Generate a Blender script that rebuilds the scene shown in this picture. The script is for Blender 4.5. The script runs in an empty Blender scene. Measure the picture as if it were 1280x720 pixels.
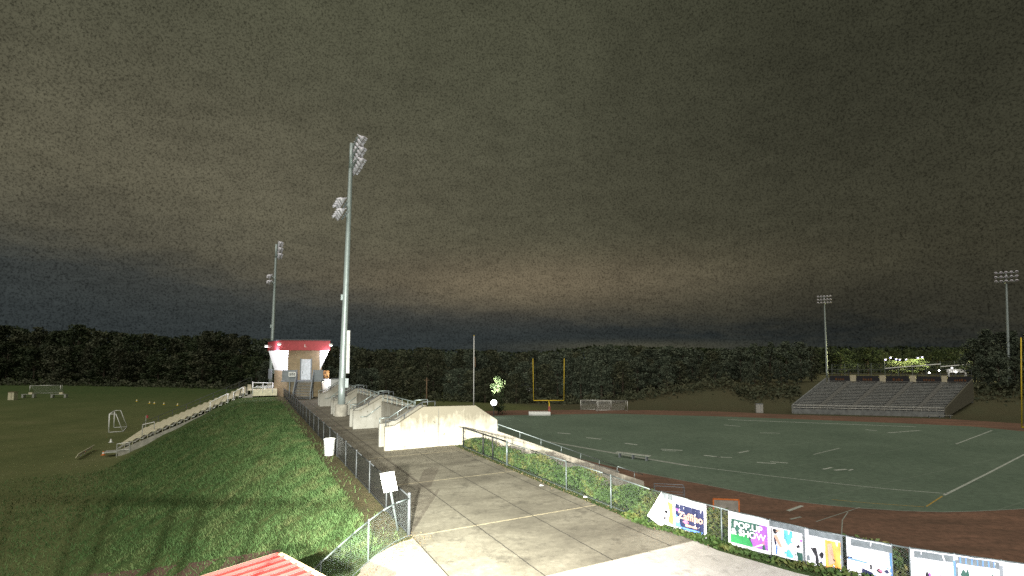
import bpy, bmesh, math, random
import numpy as np
from mathutils import Vector, Matrix, Euler
random.seed(7); rng = np.random.default_rng(7)
S = bpy.context.scene; C = S.collection
R = math.radians

# ------------------------------------------------------------------ camera
F = 620.0; PITCH = R(3.4); HC = 5.6
SH = (88 - F*math.tan(PITCH))/1280
cd = bpy.data.cameras.new('camera'); cam = bpy.data.objects.new('camera', cd); C.objects.link(cam)
cam.location = (0, 0, HC); cam.rotation_euler = (math.pi/2+PITCH, 0, 0)
cd.sensor_width = 36; cd.lens = 36*F/1280; cd.shift_y = SH; cd.clip_end = 6000; cd.clip_start = .1
S.camera = cam
CR = cam.rotation_euler.to_matrix()
def ray(px, py):
    return CR @ Vector(((px-640)/F, (360-py)/F + SH*1280/F, -1))
def at(px, py, z=0.0):                     # ground point seen at a pixel, on the level z
    d = ray(px, py); t = (z-HC)/d.z
    return Vector((d.x*t, d.y*t, z))
def atd(px, py, Y):                        # point at a forward distance Y
    d = ray(px, py); t = Y/d.y
    return Vector((d.x*t, Y, HC+d.z*t))
# site axes: U runs along the concourse, V across it towards the playing field
UX, UY = -.468, .884
def W(u, v, z=0.0): return Vector((UX*u+UY*v, UY*u-UX*v, z))
def uv_of(x, y): return UX*x+UY*y, UY*x-UX*y
UANG = math.atan2(UY, UX)                  # heading of U
VANG = math.atan2(-UX, UY)                 # heading of V
FZ = -7.0                                  # level of both playing fields

# ------------------------------------------------------------------ helpers
class MB:
    def __init__(s): s.v = []; s.f = []; s.m = []; s.uv = {}
    def add(s, vs, fs, mi=0):
        n = len(s.v); s.v += [tuple(p) for p in vs]
        for f in fs: s.f.append(tuple(i+n for i in f)); s.m.append(mi)
        return s
    def box(s, c, d, rz=0, mi=0, rot=None):
        M = rot if rot is not None else Matrix.Rotation(rz, 3, 'Z')
        vs = [Vector(c) + M @ Vector((sx*d[0]/2, sy*d[1]/2, sz*d[2]/2)) for sx in (-1,1) for sy in (-1,1) for sz in (-1,1)]
        return s.add(vs, [(0,1,3,2),(4,6,7,5),(0,4,5,1),(2,3,7,6),(0,2,6,4),(1,5,7,3)], mi)
    def bar(s, p, q, r, r2=None, n=8, mi=0, caps=True):
        p = Vector(p); q = Vector(q); r2 = r if r2 is None else r2
        d = (q-p).normalized(); a = d.orthogonal().normalized(); b = d.cross(a)
        vs = []
        for c, rr in ((p, r), (q, r2)):
            for k in range(n):
                t = 2*math.pi*k/n; vs.append(c+(a*math.cos(t)+b*math.sin(t))*rr)
        fs = [(k, (k+1) % n, n+(k+1) % n, n+k) for k in range(n)]
        if caps: fs += [tuple(range(n))[::-1], tuple(range(n, 2*n))]
        return s.add(vs, fs, mi)
    def tube(s, pts, r, n=8, mi=0):
        for a, b in zip(pts[:-1], pts[1:]): s.bar(a, b, r, n=n, mi=mi)
        return s
    def prism(s, poly, ext, mi=0):
        n = len(poly); ext = Vector(ext); P = [Vector(p) for p in poly]
        vs = P+[p+ext for p in P]
        fs = [tuple(range(n)), tuple(range(n, 2*n))[::-1]]+[(k, n+k, n+(k+1) % n, (k+1) % n) for k in range(n)]
        return s.add(vs, fs, mi)
    def lathe(s, prof, M, n=12, mi=0):
        vs = []; m = len(prof)
        for r, z in prof:
            for k in range(n):
                t = 2*math.pi*k/n; vs.append(M @ Vector((r*math.cos(t), r*math.sin(t), z)))
        fs = [(j*n+k, j*n+(k+1) % n, (j+1)*n+(k+1) % n, (j+1)*n+k) for j in range(m-1) for k in range(n)]
        return s.add(vs, fs, mi)
    def poly(s, pts, mi=0): return s.add(pts, [tuple(range(len(pts)))], mi)
    def build(s, name, mats, parent=None, smooth=False, bevel=0, fix=True):
        me = bpy.data.meshes.new(name); me.from_pydata(s.v, [], s.f)
        if not isinstance(mats, (list, tuple)): mats = [mats]
        for m in mats: me.materials.append(m)
        if len(mats) > 1:
            me.polygons.foreach_set('material_index', s.m)
        if fix:
            bm = bmesh.new(); bm.from_mesh(me); bmesh.ops.recalc_face_normals(bm, faces=bm.faces)
            bm.to_mesh(me); bm.free()
        if smooth:
            me.polygons.foreach_set('use_smooth', [True]*len(me.polygons))
        me.update()
        o = bpy.data.objects.new(name, me); C.objects.link(o)
        if parent is not None: o.parent = parent
        if bevel:
            b = o.modifiers.new('bevel', 'BEVEL'); b.width = bevel; b.segments = 2; b.limit_method = 'ANGLE'
        return o
def tag(o, label, cat, group=None):
    o['label'] = label; o['category'] = cat
    if group: o['group'] = group
    return o
def thing(name, label, cat, loc=(0, 0, 0), rz=0, group=None):
    o = bpy.data.objects.new(name, None); C.objects.link(o); o.empty_display_size = .3
    o.location = loc; o.rotation_euler = (0, 0, rz)
    return tag(o, label, cat, group)
def struct(o, kind='structure'): o['kind'] = kind; return o
def dup(root, loc, rz=0, scale=None, label=None, group=None):
    r = root.copy(); C.objects.link(r); r.location = loc; r.rotation_euler = (root.rotation_euler.x, root.rotation_euler.y, rz)
    if scale is not None: r.scale = scale if hasattr(scale, '__len__') else (scale,)*3
    if label: r['label'] = label
    if group: r['group'] = group
    for ch in list(root.children):
        c = ch.copy(); C.objects.link(c); c.parent = r
        for g in ch.children:
            d = g.copy(); C.objects.link(d); d.parent = c
    return r
def fastmesh(name, verts, quads, mat, parent=None, k=4):
    me = bpy.data.meshes.new(name); nf = len(quads)
    me.vertices.add(len(verts)); me.vertices.foreach_set('co', np.asarray(verts, np.float32).ravel())
    me.loops.add(nf*k); me.loops.foreach_set('vertex_index', np.asarray(quads, np.int32).ravel())
    me.polygons.add(nf); me.polygons.foreach_set('loop_start', np.arange(0, nf*k, k, dtype=np.int32))
    me.update(calc_edges=True); me.validate()
    for m in (mat if isinstance(mat, (list, tuple)) else [mat]): me.materials.append(m)
    o = bpy.data.objects.new(name, me); C.objects.link(o)
    if parent is not None: o.parent = parent
    return o
def smooth01(t): t = max(0., min(1., t)); return t*t*(3-2*t)

# ------------------------------------------------------------------ materials
class NT:
    def __init__(s, m): s.t = m.node_tree; s.n = s.t.nodes; s.l = s.t.links
    def node(s, typ, **kw):
        x = s.n.new(typ)
        for k, v in kw.items(): setattr(x, k, v)
        return x
    def put(s, sock, val):
        if hasattr(val, 'is_output') or isinstance(val, bpy.types.NodeSocket): s.l.new(val, sock)
        else: sock.default_value = val
    def math(s, op, a, b=None, c=None, clamp=False):
        x = s.node('ShaderNodeMath', operation=op, use_clamp=clamp); s.put(x.inputs[0], a)
        if b is not None: s.put(x.inputs[1], b)
        if c is not None: s.put(x.inputs[2], c)
        return x.outputs[0]
    def dot(s, a, vec):
        x = s.node('ShaderNodeVectorMath', operation='DOT_PRODUCT'); s.put(x.inputs[0], a); x.inputs[1].default_value = vec
        return x.outputs['Value']
    def vmul(s, a, vec):
        x = s.node('ShaderNodeVectorMath', operation='MULTIPLY'); s.put(x.inputs[0], a); x.inputs[1].default_value = vec
        return x.outputs[0]
    def noise(s, vec, scale, detail=4, rough=.55):
        x = s.node('ShaderNodeTexNoise'); s.put(x.inputs['Vector'], vec); x.inputs['Scale'].default_value = scale
        x.inputs['Detail'].default_value = detail; x.inputs['Roughness'].default_value = rough
        return x.outputs['Fac']
    def ramp(s, fac, stops):
        x = s.node('ShaderNodeValToRGB'); s.put(x.inputs[0], fac); e = x.color_ramp.elements
        while len(e) < len(stops): e.new(.5)
        for k, (p, c) in enumerate(stops):
            e[k].position = p; e[k].color = (*c, 1) if len(c) == 3 else c
        return x.outputs[0]
    def mix(s, fac, a, b, mode='MIX'):
        x = s.node('ShaderNodeMix', data_type='RGBA', blend_type=mode); s.put(x.inputs[0], fac)
        for sock, v in ((x.inputs[6], a), (x.inputs[7], b)):
            s.put(sock, (*v, 1) if isinstance(v, tuple) and len(v) == 3 else v)
        return x.outputs[2]
    def pos(s): return s.node('ShaderNodeNewGeometry').outputs['Position']
    def map(s, v, a, b, c, d):
        x = s.node('ShaderNodeMapRange'); s.put(x.inputs[0], v)
        for i, k in enumerate((a, b, c, d)): x.inputs[i+1].default_value = k
        return x.outputs[0]
def newmat(name):
    m = bpy.data.materials.new(name); m.use_nodes = True; t = NT(m)
    return m, t, t.n['Principled BSDF']
def mat(name, col, rough=.6, metal=0, var=.18, scale=3.0, bump=0, bscale=30, spec=.4, col2=None, coord='pos'):
    m, t, b = newmat(name)
    p = t.pos() if coord == 'pos' else t.node('ShaderNodeTexCoord').outputs['Object']
    n = t.noise(p, scale, 5)
    c1 = tuple(c*(1-var) for c in col); c2 = col2 or tuple(min(1, c*(1+var)) for c in col)
    t.put(b.inputs['Base Color'], t.ramp(n, [(.3, c1), (.7, c2)]))
    b.inputs['Roughness'].default_value = rough; b.inputs['Metallic'].default_value = metal
    b.inputs['Specular IOR Level'].default_value = spec
    if bump:
        bm = t.node('ShaderNodeBump'); bm.inputs['Strength'].default_value = bump; bm.inputs['Distance'].default_value = .03
        t.put(bm.inputs['Height'], t.noise(p, bscale, 4)); t.put(b.inputs['Normal'], bm.outputs[0])
    return m
def emit(name, col, s):
    m, t, b = newmat(name); b.inputs['Base Color'].default_value = (*col, 1)
    b.inputs['Emission Color'].default_value = (*col, 1); b.inputs['Emission Strength'].default_value = s
    return m
def leafmat(name, a, bcol, c, scale=.5):
    m, t, b = newmat(name)
    oi = t.node('ShaderNodeObjectInfo').outputs['Random']
    n = t.noise(t.pos(), scale, 4, .7)
    col = t.ramp(n, [(.3, a), (.5, bcol), (.72, c)])
    f = t.map(oi, 0, 1, .75, 1.25)
    x = t.node('ShaderNodeVectorMath', operation='SCALE'); t.put(x.inputs[0], col); t.put(x.inputs['Scale'], f)
    t.put(b.inputs['Base Color'], x.outputs[0]); b.inputs['Roughness'].default_value = .7
    b.inputs['Specular IOR Level'].default_value = .15
    return m
def chainlink(name, col, w, pitch=.055):
    m, t, b = newmat(name)
    uv = t.node('ShaderNodeTexCoord').outputs['UV']
    a = t.math('PINGPONG', t.dot(uv, (1/pitch, 1/pitch, 0)), .5); c = t.math('PINGPONG', t.dot(uv, (1/pitch, -1/pitch, 0)), .5)
    k = t.math('MAXIMUM', t.math('LESS_THAN', a, w), t.math('LESS_THAN', c, w))
    b.inputs['Base Color'].default_value = (*col, 1); b.inputs['Roughness'].default_value = .5; b.inputs['Metallic'].default_value = 0
    t.put(b.inputs['Alpha'], k)
    return m
def net_mat(): return chainlink('net', (.6, .6, .58), .06, .14)

UV3 = (UX, UY, 0); VV3 = (UY, -UX, 0)
def ground_mat():
    m, t, b = newmat('ground'); p = t.pos()
    v = t.dot(p, VV3); u = t.dot(p, UV3)
    n1 = t.noise(p, .12, 5); n2 = t.noise(p, 1.3, 6, .7); n3 = t.noise(p, 9, 5, .7)
    green = t.ramp(n2, [(.3, (.035, .065, .020)), (.5, (.060, .095, .030)), (.72, (.120, .125, .050))])
    olive = t.ramp(n1, [(.3, (.105, .125, .048)), (.55, (.145, .158, .065)), (.75, (.18, .18, .085))])
    dirt = t.ramp(n2, [(.3, (.075, .060, .036)), (.7, (.135, .105, .06))])
    z = t.node('ShaderNodeSeparateXYZ'); t.put(z.inputs[0], p)
    hill = t.map(z.outputs[2], -6.9, -4.8, 0, 1)
    olive = t.mix(t.map(n2, .35, .65, 0, .45), olive, (.07, .085, .032)); col = t.mix(hill, olive, green)
    # worn bare strip beside the path fence
    strip = t.math('MULTIPLY', t.map(t.math('ABSOLUTE', t.math('SUBTRACT', v, 4.25)), .25, .95, 1, 0), t.map(n3, .35, .5, .4, 1), clamp=True)
    strip = t.math('MULTIPLY', strip, t.map(u, 14, 17, 0, 1))
    col = t.mix(strip, col, dirt)
    far = t.map(v, 62, 72, 0, 1)
    col = t.mix(far, col, t.mix(n1, (.095, .075, .045), (.08, .088, .05)))
    col = t.mix(t.map(n3, .3, .7, 0, .4), col, (.03, .04, .02))
    t.put(b.inputs['Base Color'], col); b.inputs['Roughness'].default_value = .95; b.inputs['Specular IOR Level'].default_value = .1
    bm = t.node('ShaderNodeBump'); bm.inputs['Strength'].default_value = .8; bm.inputs['Distance'].default_value = .12
    t.put(bm.inputs['Height'], n3); t.put(b.inputs['Normal'], bm.outputs[0])
    return m
def pavement_mat(name, a, bb, c, joints=True):
    m, t, b = newmat(name); p = t.pos(); v = t.dot(p, VV3); u = t.dot(p, UV3)
    q = t.node('ShaderNodeCombineXYZ'); t.put(q.inputs[0], t.math('MULTIPLY', u, .9)); t.put(q.inputs[1], t.math('MULTIPLY', v, .35)); q = q.outputs[0]
    n1 = t.noise(q, .8, 6, .62); n2 = t.noise(p, 5, 6, .7); n3 = t.noise(p, 40, 3)
    col = t.ramp(n1, [(.28, a), (.5, bb), (.7, c)])
    col = t.mix(t.map(n2, .35, .68, 0, .45), col, tuple(x*.55 for x in a))
    n4 = t.noise(p, 1.1, 5, .75)
    col = t.mix(t.map(n4, .54, .66, 0, .6), col, tuple(x*.5 for x in a))
    col = t.mix(t.map(n3, .3, .7, 0, .25), col, (.08, .07, .06))
    if joints:
        w = t.math('ADD', v, t.map(n2, .2, .8, -.03, .03)); w2 = t.math('ADD', u, t.map(n2, .2, .8, -.04, .04))
        jv = t.math('LESS_THAN', t.math('PINGPONG', t.math('SUBTRACT', w, 4.7), 1.1), .022)
        ju = t.math('LESS_THAN', t.math('PINGPONG', t.math('SUBTRACT', w2, 15.6), 3.25), .035)
        col = t.mix(t.math('MULTIPLY', ju, t.map(n2, .3, .6, .2, .8)), col, (.5, .43, .28)); col = t.mix(t.math('MULTIPLY', jv, .8), col, (.03, .028, .024))
    t.put(b.inputs['Base Color'], col); b.inputs['Roughness'].default_value = .85; b.inputs['Specular IOR Level'].default_value = .25
    bm = t.node('ShaderNodeBump'); bm.inputs['Strength'].default_value = .35; bm.inputs['Distance'].default_value = .01
    t.put(bm.inputs['Height'], n2); t.put(b.inputs['Normal'], bm.outputs[0])
    return m
def stained_concrete(name, base, top=2.5, amount=.85):
    m, t, b = newmat(name); p = t.pos(); v = t.dot(p, VV3); u = t.dot(p, UV3)
    s = t.node('ShaderNodeSeparateXYZ'); t.put(s.inputs[0], p)
    q = t.node('ShaderNodeCombineXYZ'); t.put(q.inputs[0], t.math('MULTIPLY', v, 1.0)); t.put(q.inputs[1], u); t.put(q.inputs[2], t.math('MULTIPLY', s.outputs[2], .22))
    st = t.noise(q.outputs[0], 2.2, 6, .65); bl = t.noise(p, 1.1, 6, .7); fine = t.noise(p, 14, 4, .7)
    up = t.map(s.outputs[2], top-2.0, top, 0, .40)
    k = t.math('ADD', t.math('MULTIPLY', st, .55), t.math('ADD', t.math('MULTIPLY', bl, .45), up))
    k = t.map(k, .47, .78, 0, amount)
    col = t.mix(k, t.ramp(fine, [(.3, tuple(x*.85 for x in base)), (.7, base)]), (.13, .115, .085))
    sp = t.noise(p, 3.3, 3, .5); col = t.mix(t.map(sp, .68, .72, 0, .7), col, (.10, .09, .07))
    t.put(b.inputs['Base Color'], col); b.inputs['Roughness'].default_value = .85; b.inputs['Specular IOR Level'].default_value = .2
    bm = t.node('ShaderNodeBump'); bm.inputs['Strength'].default_value = .3; bm.inputs['Distance'].default_value = .02
    t.put(bm.inputs['Height'], fine); t.put(b.inputs['Normal'], bm.outputs[0])
    return m
def turf_mat():
    m, t, b = newmat('turf'); p = t.pos(); v = t.dot(p, VV3); u = t.dot(p, UV3)
    n1 = t.noise(p, .1, 5); n2 = t.noise(p, 1.6, 5, .75)
    col = t.ramp(n1, [(.3, (.112, .155, .112)), (.7, (.155, .205, .150))])
    col = t.mix(t.map(n2, .38, .66, 0, .45), col, (.05, .065, .05))
    yl = t.math('LESS_THAN', t.math('PINGPONG', u, 4.57), .05)
    col = t.mix(t.math('MULTIPLY', yl, .10), col, (.5, .5, .45))
    t.put(b.inputs['Base Color'], col); b.inputs['Roughness'].default_value = .9; b.inputs['Specular IOR Level'].default_value = .15
    return m
def track_mat():
    m, t, b = newmat('track'); p = t.pos(); v = t.dot(p, VV3); u = t.dot(p, UV3)
    q = t.vmul(p, (.4, 1.6, 1)); n1 = t.noise(q, .35, 6, .65); n2 = t.noise(p, 2.4, 5, .75)
    col = t.ramp(n1, [(.3, (.13, .084, .060)), (.55, (.21, .122, .085)), (.75, (.30, .165, .112))])
    col = t.mix(t.map(n2, .4, .66, 0, .5), col, (.05, .038, .028))
    t.put(b.inputs['Base Color'], col); b.inputs['Roughness'].default_value = .9; b.inputs['Specular IOR Level'].default_value = .15
    return m
def brick_mat():
    m, t, b = newmat('brick'); p = t.pos()
    br = t.node('ShaderNodeTexBrick'); co = t.node('ShaderNodeCombineXYZ'); s = t.node('ShaderNodeSeparateXYZ'); t.put(s.inputs[0], p)
    t.put(co.inputs[0], t.math('ADD', t.dot(p, VV3), t.dot(p, UV3))); t.put(co.inputs[1], s.outputs[2]); t.put(br.inputs['Vector'], co.outputs[0])
    br.inputs['Scale'].default_value = 2.6; br.inputs['Color1'].default_value = (.36, .27, .155, 1); br.inputs['Color2'].default_value = (.29, .22, .125, 1)
    br.inputs['Mortar'].default_value = (.36, .31, .24, 1); br.inputs['Mortar Size'].default_value = .015
    t.put(b.inputs['Base Color'], t.mix(t.map(t.noise(p, 2, 4), .3, .7, 0, .5), br.outputs[0], (.17, .125, .08)))
    b.inputs['Roughness'].default_value = .85
    return m
M = dict(
    ground=ground_mat(), pave=pavement_mat('old_concrete', (.105, .095, .072), (.195, .178, .136), (.29, .268, .21)),
    apron=pavement_mat('pale_concrete', (.46, .43, .38), (.58, .55, .50), (.66, .63, .58), False),
    path=pavement_mat('path_concrete', (.20, .175, .14), (.30, .27, .22), (.38, .35, .29), False),
    wall=stained_concrete('stained_concrete', (.62, .57, .47), 2.6), wall2=stained_concrete('grey_concrete', (.36, .35, .32), 2.6, .7),
    turf=turf_mat(), track=track_mat(), brick=brick_mat(),
    mulch=mat('mulch', (.085, .045, .032), .95, var=.5, scale=8, bump=.8),
    galv=mat('galvanised', (.26, .30, .30), .42, .6, .12), galv2=mat('galvanised_dull', (.13, .155, .155), .5, .4, .12), polem=mat('pole_steel', (.40, .46, .46), .45, .4, .1, coord='obj'),
    black=mat('black_vinyl', (.018, .018, .02), .5, .1), dgrey=mat('dark_grey', (.07, .075, .08), .55, .2),
    white=mat('white_paint', (.78, .78, .76), .5, 0, .05), line=mat('line_paint', (.40, .43, .38), .8, 0, .3, 4), yline=mat('yellow_line', (.40, .27, .06), .8, 0, .3, 4),
    gline=mat('grey_strip', (.29, .31, .27), .85, 0, .25, 2),
    red=mat('red_metal', (.36, .050, .058), .45, .1, .12), redroof=mat('red_roof', (.27, .030, .027), .4, .15, .12),
    yellow=mat('yellow_paint', (.62, .44, .03), .5, 0, .12), wood=mat('wood', (.15, .10, .06), .8, 0, .3),
    orange=mat('orange_paint', (.6, .17, .04), .6), alum=mat('aluminium', (.55, .55, .52), .4, .55, .15),
    plank=mat('plank', (.62, .58, .42), .6, .1, .2), pgrey=mat('panel_grey', (.20, .22, .24), .6, .1, .15), concrete=mat('concrete', (.33, .31, .27), .9, 0, .25, 2, .3),
    sgrey=mat('stand_grey', (.19, .20, .20), .7, .15, .3, 1.2), door=mat('door_white', (.62, .66, .72), .5),
    housing=mat('lamp_housing', (.74, .72, .80), .45, .1), lens=mat('lamp_glass', (.82, .78, .92), .4, 0, spec=.8),
    chain=chainlink('chain_grey', (.16, .19, .19), .018), chaind=chainlink('chain_dark', (.018, .018, .02), .22), net=net_mat(),
    leafA=leafmat('leaf_dark', (.020, .032, .015), (.038, .052, .026), (.070, .076, .038), .35),
    leafB=leafmat('leaf_olive', (.042, .052, .032), (.064, .072, .044), (.096, .094, .056), .35),
    leafG=leafmat('leaf_grey', (.056, .072, .052), (.078, .096, .068), (.112, .124, .084), .35),
    bark=mat('bark', (.07, .055, .04), .95, 0, .3, 2),
    weed=leafmat('weed', (.026, .052, .015), (.052, .09, .024), (.16, .135, .045), 1.0),
    blade=leafmat('grass_blade', (.037, .074, .024), (.064, .108, .038), (.125, .135, .058), .55),
    bulb=emit('bulb', (1, .98, .95), 18), blueb=emit('blue_bulb', (.50, .46, 1), 5),
    cardgrey=mat('canvas_grey', (.13, .15, .16), .8, 0, .2, 6), canvas=mat('canvas_white', (.62, .61, .64), .7, 0, .03), skin=mat('print_skin', (.5, .3, .22), .7),
    navy=mat('print_navy', (.02, .025, .07), .6), pgreen=mat('print_green', (.03, .26, .08), .6), ppurple=mat('print_purple', (.30, .10, .42), .6),
    teal=mat('print_teal', (.10, .42, .50), .6), porange=mat('print_orange', (.75, .34, .07), .6, 0, .2, 4), pblue=mat('print_blue', (.10, .22, .55), .6),
    pblack=mat('print_black', (.014, .014, .018), .7), ppink=mat('print_pink', (.6, .15, .25), .6), dteal=mat('print_dark_green', (.03, .09, .07), .6),
)

# ------------------------------------------------------------------ terrain
FEN = [(34., 12.1), (30.3, 12.1), (20., 12.1), (13., 12.2), (10.3, 12.75), (8.3, 13.4), (6.5, 14.3), (4.5, 15.9), (1.5, 18.6), (-2., 22.)]   # right fence, (u, v)
def fen_v(u):
    if u >= FEN[0][0]: return 12.1
    for (a, va), (b, vb) in zip(FEN[:-1], FEN[1:]):
        if b <= u <= a: return vb+(va-vb)*(u-b)/(a-b)
    return 22+(-2-u)*1.0
def ground_z(x, y):
    u, v = uv_of(x, y)
    vl = 4.3-4.8*smooth01((u-22)/48)
    if u < 13: vl = 4.3 if u > 9 else 4.3+(9-u)*.0
    end = 1-smooth01((u-112)/30)
    z = 0.
    if v < vl:
        t = vl-v; z = -.56*(math.sqrt(t*t+1.2)-1.095)
    vr = fen_v(u)+.7
    if v > vr:
        t = v-vr; z = -.52*(math.sqrt(t*t+.6)-.775)
    z = FZ + (z-FZ)*end
    k = .55; h = z-FZ                                     # soft foot of the slopes
    z = FZ + (h if h > k else (0 if h < -k else (h+k)**2/(4*k)))
    if z < FZ+.002: z = FZ
    # rise beyond the practice field and the bank behind the far stand
    if y > 85 and v < 30: z = max(z, FZ+3.2*smooth01((y-85)/110)*smooth01((-x-10)/70))
    s = .25*x+.968*y
    if s > 129: z += 6.0*smooth01((s-129)/17)*smooth01((x-18)/42)
    return z
def axis(a, b, step, lo, hi):
    m = list(np.arange(a, b+.01, step)); g = step; x = b
    while x < hi: g *= 1.22; x += g; m.append(x)
    g = step; x = a
    while x > lo: g *= 1.22; x -= g; m.insert(0, x)
    return m
def build_ground():
    xs = axis(-62, 42, .6, -1800, 1800); ys = axis(-2, 104, .6, -120, 2500)
    vs = []
    for y in ys:
        for x in xs:
            z = ground_z(x, y)
            if FZ+.3 < z < -.3: z += .09*math.sin(x*1.7+y*.6)*math.sin(y*1.3-x*.4)
            vs.append((x, y, z-.02))
    nx = len(xs)
    q = [(j*nx+i, j*nx+i+1, (j+1)*nx+i+1, (j+1)*nx+i) for j in range(len(ys)-1) for i in range(nx-1)]
    o = fastmesh('ground', vs, q, M['ground']); o.data.polygons.foreach_set('use_smooth', [True]*len(q)); struct(o)
build_ground()

def sheet(name, pts, m, dz=0.): return struct(MB().poly([Vector((p.x, p.y, p.z+dz)) for p in pts]).build(name, m, fix=False))
# concourse slab with a real edge, paler apron in front of it
edge = [(u, fen_v(u)-.28) for u in (31, 20, 14, 11.2)]
poly = [W(u, v, -.5) for u, v in edge[::-1]]+[W(31, 11.8, -.5)]
poly = [W(11.2, 4.7, -.5), W(15.6, 4.7, -.5), W(110, 4.7, -.5), W(110, 9.7, -.5), W(31, 9.7, -.5)]+[W(u, v, -.5) for u, v in edge]
o = MB().prism(poly, (0, 0, .504)).build('concourse_pavement', M['pave']); struct(o)
ap = [(11.17, 4.2), (11.17, fen_v(11.17)-.28), (10.3, 12.75-.5), (8.3, 13.4-.6), (6.5, 14.3-.65), (4.5, 15.9-.7), (1.5, 18.6-.7), (-2, 22-.7), (-14, 28), (-14, 4.2)]
o = MB().prism([W(u, v, -.5) for u, v in ap], (0, 0, .502)).build('apron_pavement', M['apron']); struct(o)
def drape(name, uvpts, m, dz, nu=14, nv=10):
    # bilinear patch between four (u, v) corners laid on the ground
    a, b, c, d = uvpts; vs = []; q = []
    for j in range(nv+1):
        for i in range(nu+1):
            s, t = i/nu, j/nv
            u = (a[0]*(1-s)+b[0]*s)*(1-t)+(d[0]*(1-s)+c[0]*s)*t; v = (a[1]*(1-s)+b[1]*s)*(1-t)+(d[1]*(1-s)+c[1]*s)*t
            p = W(u, v); vs.append((p.x, p.y, ground_z(p.x, p.y)+dz))
    q = [(j*(nu+1)+i, j*(nu+1)+i+1, (j+1)*(nu+1)+i+1, (j+1)*(nu+1)+i) for j in range(nv) for i in range(nu)]
    return struct(fastmesh(name, vs, q, m))
drape('side_path', [(15.35, 4.66), (11.2, 4.66), (8.5, .4), (14.0, .4)], M['path'], .03)
def ground_hit(px, py):
    d = ray(px, py); t = 3.
    while t < 400:
        p = Vector((0, 0, HC))+d*t
        if p.z < ground_z(p.x, p.y): return p
        t += .1
    return p
mp = [ground_hit(*p) for p in ((110, 719), (255, 702), (352, 688))]
mu = [uv_of(p.x, p.y) for p in mp]
drape('mulch_bed', [mu[0], mu[2], (mu[2][0]-5, mu[2][1]-1.5), (mu[0][0]-8, mu[0][1]+2)], M['mulch'], .03)

# playing field, running track, painted lines
FY = FZ+.012
far_in = [(560, 521), (640, 519), (760, 517), (900, 520.5), (1000, 524), (1150, 530), (1215, 533), (1300, 541), (1420, 556)]
near_in = [(1500, 622), (1400, 629), (1280, 636), (1220, 639), (1180, 640), (1130, 638.5), (1080, 635.5), (1040, 632), (1000, 627.5), (960, 621.5), (880, 605.5), (800, 590.5), (760, 582), (700, 567), (640, 550), (560, 530)]
tp = [at(a, b, FY) for a, b in far_in+near_in]
def ribbon(pts, w, z, m, mb, mi=0):
    for a, b in zip(pts[:-1], pts[1:]):
        d = (b-a); d.z = 0; d.normalize(); n = Vector((-d.y, d.x, 0))*w/2
        mb.poly([Vector((*(p.xy), z)) for p in (a-n, b-n, b+n, a+n)], mi)
trk = [at(a, b, FZ) for a, b in ((560, 515), (640, 513), (760, 512), (900, 514.5), (990, 518.5), (1190, 524), (1300, 531), (1420, 543))]
trk += [W(-45, 130, FZ), W(-45, 29.2, FZ), W(6, 28.2, FZ), W(135, 28.2, FZ)]
sheet('running_track', trk, M['track'], .006)
sheet('turf_field', tp, M['turf'])
mb = MB(); z = FY+.006
L = lambda *pp: [at(a, b, z) for a, b in pp]
ribbon(L((680, 551), (740, 561.5), (800, 572), (860, 582)), .62, z, None, mb, 2)
ribbon(L((860, 582), (960, 594.5), (1060, 606), (1120, 612), (1184, 617)), .16, z, None, mb)
ribbon(L((1158, 633), (1178, 620)), .12, z, None, mb, 1)
ribbon(L((1180, 619), (1232, 593), (1290, 563), (1330, 543)), .22, z, None, mb)
ribbon(L((1040, 624.5), (1090, 629), (1155, 633.5)), .09, z, None, mb, 1)
ribbon(L((910, 524.5), (1000, 528), (1145, 533.5)), .5, z, None, mb)
ribbon([p for p in L(*near_in[2:14])], .10, z+.003, None, mb, 2)
for a, b, c, d, w in ((697, 541, 713, 542.3, .5), (733, 547, 752, 549, .5), (781, 554, 797, 556, .5), (826, 561.3, 853, 563, .4), (828, 563, 845, 564, .25), (880, 569, 900, 571.5, .5), (893, 571, 915, 572, .3),
                      (923, 566, 936, 563.5, .3), (946, 578, 970, 579.5, .35), (963, 577, 985, 578.8, .4), (1029, 586.5, 1040, 584.2, .3), (1043, 587.8, 1058, 586.5, .4), (1061, 588, 1066, 586.5, .25), (1082, 537, 1096, 538.5, .5), (1110, 541, 1150, 538, .4), (905, 531, 925, 533, .4), (950, 541, 975, 541.5, .3), (1017, 568, 1050, 560, .14), (1195, 555, 1240, 538, .2)):
    ribbon(L((a, b), (c, d)), w, z, None, mb)
ribbon(L((985, 638.5), (1003, 632)), .3, z, None, mb); ribbon(L((988, 649), (1001, 646)), .2, z, None, mb, 2); ribbon(L((1020, 652), (1075, 634)), .08, z, None, mb, 2)
ribbon(L((1052, 668), (1053, 650), (1060, 640)), .07, z, None, mb, 2)
struct(mb.build('field_markings', [M['line'], M['yline'], M['gline'], mat('blue_mark', (.13, .16, .17), .9)], fix=False))

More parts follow.
